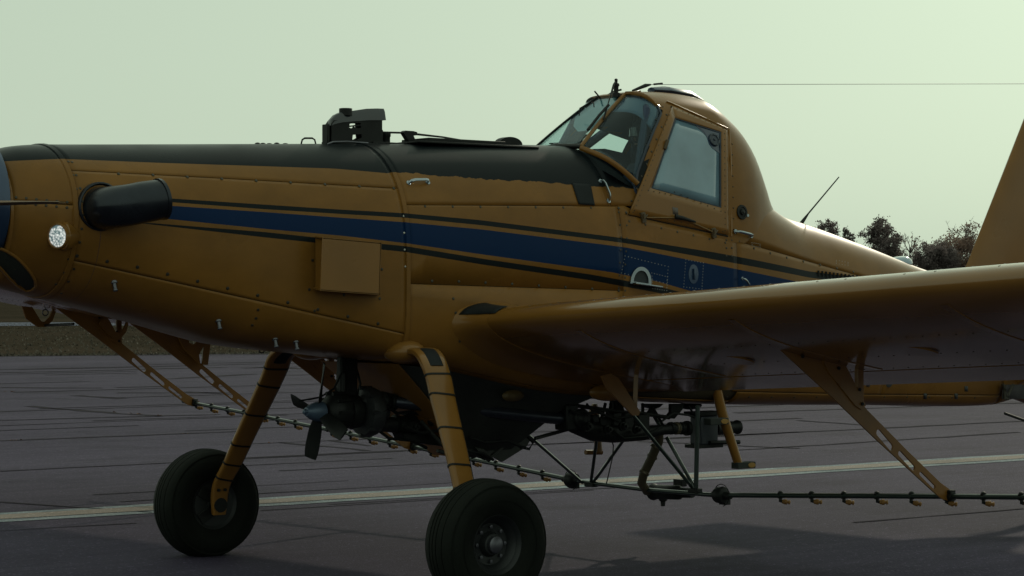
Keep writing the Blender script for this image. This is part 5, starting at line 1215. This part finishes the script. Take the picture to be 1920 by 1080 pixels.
a, c = P(611, 236, 0), P(611, 268, 0); boxo('front_plate', (a+c)/2, (.02, 2*h_, abs(a.z-c.z)+.02), black_metal, tu)
a = P(652, 266, 0); boxo('base_plate', a+Vector((.06, 0, -.012)), (.44, 2*h_+.06, .016), black_metal, tu)
tubeo('gasket_loop', [P(614, 270, -.14), P(625, 266, -.16), P(650, 265, -.17), P(690, 268, -.16)], .005, grey_metal, tu, 6)
b = MB(); a = P(713, 248, 0); b.lathe(a, (1, 0, 0), [(-.01, .02), (.01, .02)], 10); b.build('rod_eye', black_metal, tu)
rod = tubeo('hopper_lid_rod', [P(713, 248, 0), P(757, 249, 0)], .0065, black_metal, AC, 8)
me = plate_mesh('lid_lever', [tp(*p) for p in ((753, 248), (757, 245), (772, 246), (779, 248), (779, 254), (772, 254), (777, 266), (780, 270), (762, 270), (764, 266))], [], .04); link('lid_lever', me, black_metal, AC, 30)
tubeo('hopper_lid_rod', [P(776, 251, 0), P(830, 257, 0), P(880, 265, 0)], [.0075, .006, .0045], black_metal, AC, 8)
b = MB(); a, c = P(778, 266, 0), P(922, 266.5, 0); b.box((a+c)/2+Vector((0, 0, -.006)), ((c-a).length, .30, .028)); b.box((a+c)/2+Vector((.06, 0, -.026)), ((c-a).length+.35, .42, .014)); b.build('hopper_lid', black_metal, AC, bevel=.004)
b = MB(); a = P(953, 271, 0); 
b.rings([[a+Vector((math.cos(math.pi*k/14)*.098, y, math.sin(math.pi*k/14)*.05)) for k in range(15)] for y in (-.03, .03)]); b.build('quick_fill_cap', black_metal, AC, 40)
b = MB(); a = P(724, 263, 0); b.lathe(a+Vector((0, 0, -.03)), (0, 0, 1), [(0, .022), (.02, .026), (.05, .026), (.055, .03), (.075, .03)], 12); b.build('filler_knob', black_metal, AC)
boxo('base_rail', P(735, 270, 0), (.36, .1, .014), black_metal, AC)
b = MB()
for px, r_ in ((478, .012), (488, .01), (514, .012), (530, .008), (500, .008)):
    b.sphere(P(px, 271, 0)+Vector((0, -.03, .0)), (.02, .02, r_), 8, 5)
b.build('cowl_fasteners', black_metal, AC, kind='stuff')
b = MB()
for px in (102, 112, 118): b.sphere(P(px, 274, 0), (.012, .012, .009), 8, 5)
b.build('cowl_studs', black_metal, AC, kind='stuff')

# ------------------------------------------------------------------ pilot
pil = empty('person', (2.66, 0, 2.25)); tag(pil, 'pilot in dark flight clothes and a dark helmet sitting in the cockpit behind the windscreen', 'person')
def skinned(name, verts, edges, radii, m, parent, root=0, sub=2):
    me = bpy.data.meshes.new(name); me.from_pydata(verts, edges, []); me.update(); me.materials.append(m)
    o = bpy.data.objects.new(name, me); COL.objects.link(o); o.parent = parent
    s = o.modifiers.new('skin', 'SKIN'); s.use_smooth_shade = True
    for i, r_ in enumerate(radii):
        me.skin_vertices[0].data[i].radius = r_ if isinstance(r_, tuple) else (r_, r_); me.skin_vertices[0].data[i].use_root = (i == root)
    o.modifiers.new('sub', 'SUBSURF').levels = sub; o.modifiers['sub'].render_levels = sub; return o
V = [(0, 0, 0), (.01, 0, .18), (0, 0, .36), (-.01, 0, .46), (-.02, 0, .53), (-.03, 0, .60), (-.04, 0, .68),
     (0, -.17, .42), (-.06, -.23, .24), (-.24, -.18, .14), (-.30, -.16, .15), (0, .17, .42), (-.06, .23, .24), (-.24, .18, .14), (-.30, .16, .15), (-.2, -.1, .0), (-.4, -.13, .06), (-.2, .1, .0), (-.4, .13, .06)]
E_ = [(0, 1), (1, 2), (2, 3), (3, 4), (4, 5), (5, 6), (2, 7), (7, 8), (8, 9), (9, 10), (2, 11), (11, 12), (12, 13), (13, 14), (0, 15), (15, 16), (0, 17), (17, 18)]
RR = [(.12, .16), (.12, .15), (.11, .15), (.075, .09), .055, .085, .08, .065, .045, .033, .035, .065, .045, .033, .035, .085, .065, .085, .065]
skinned('body', V, E_, RR, cloth_m, pil)
b = MB(); b.sphere((-.035, 0, .645), (.088, .074, .105), 20, 14); b.sphere((-.125, 0, .635), (.02, .012, .022), 8, 6)
for sg in (1, -1): b.sphere((-.112, .03*sg, .655), (.012, .014, .009), 8, 6)
b.box((-.112, 0, .595), (.02, .045, .008)); b.build('face', skin_m, pil)
b = MB(); b.sphere((-.02, 0, .675), (.128, .118, .118), 24, 16); b.lathe((-.02, -.112, .64), (0, -1, 0), [(-.02, .055), (.02, .05), (.03, .035), (.032, 0)], 16); b.lathe((-.02, .112, .64), (0, 1, 0), [(-.02, .055), (.02, .05), (.03, .035), (.032, 0)], 16); b.build('helmet', mat('helmet_navy', (.012, .02, .045), .5), pil)
b = MB(); b.rings([[Vector((-.02-math.cos(a)*.137, math.sin(a)*.125, z)) for a in [lerp(-1.1, 1.1, k/12) for k in range(13)]] for z in (.65, .71)], caps=False, closed=False); b.build('visor', mat('visor_dark', (.01, .012, .02), .1, coat=1.), pil)
tubeo('microphone_boom', [(-.05, -.12, .62), (-.13, -.09, .585), (-.145, -.02, .585)], .005, black_metal, pil, 6)
hand = MB()
for sg in (1, -1):
    c = Vector((-.33, .155*sg, .155)); hand.sphere(c, (.038, .016, .034), 10, 6)
    for k in range(4): hand.tube([c+Vector((-.03, 0, .022-.015*k)), c+Vector((-.058, -.008*sg, .022-.015*k)), c+Vector((-.06, -.032*sg, .02-.015*k)), c+Vector((-.042, -.04*sg, .019-.015*k))], [.0085, .008, .0075, .006], 6)
    hand.tube([c+Vector((-.005, -.008*sg, .03)), c+Vector((-.03, -.03*sg, .04)), c+Vector((-.045, -.038*sg, .032))], [.009, .008, .006], 6)
hand.build('hands', skin_m, pil)

# nose front ring behind the spinner
b = MB(); ring_ = lambda x_, k_: [Vector((x_, fus(-2.355, 2*q/48).y*k_, 2.24+(fus(-2.355, 2*q/48).z-2.24)*k_)) for q in range(48)]
b.rings([ring_(-2.357, 1.0), ring_(-2.372, .985), ring_(-2.376, .95), ring_(-2.36, .80)], caps=False); b.build('nose_ring', yellow, AC)
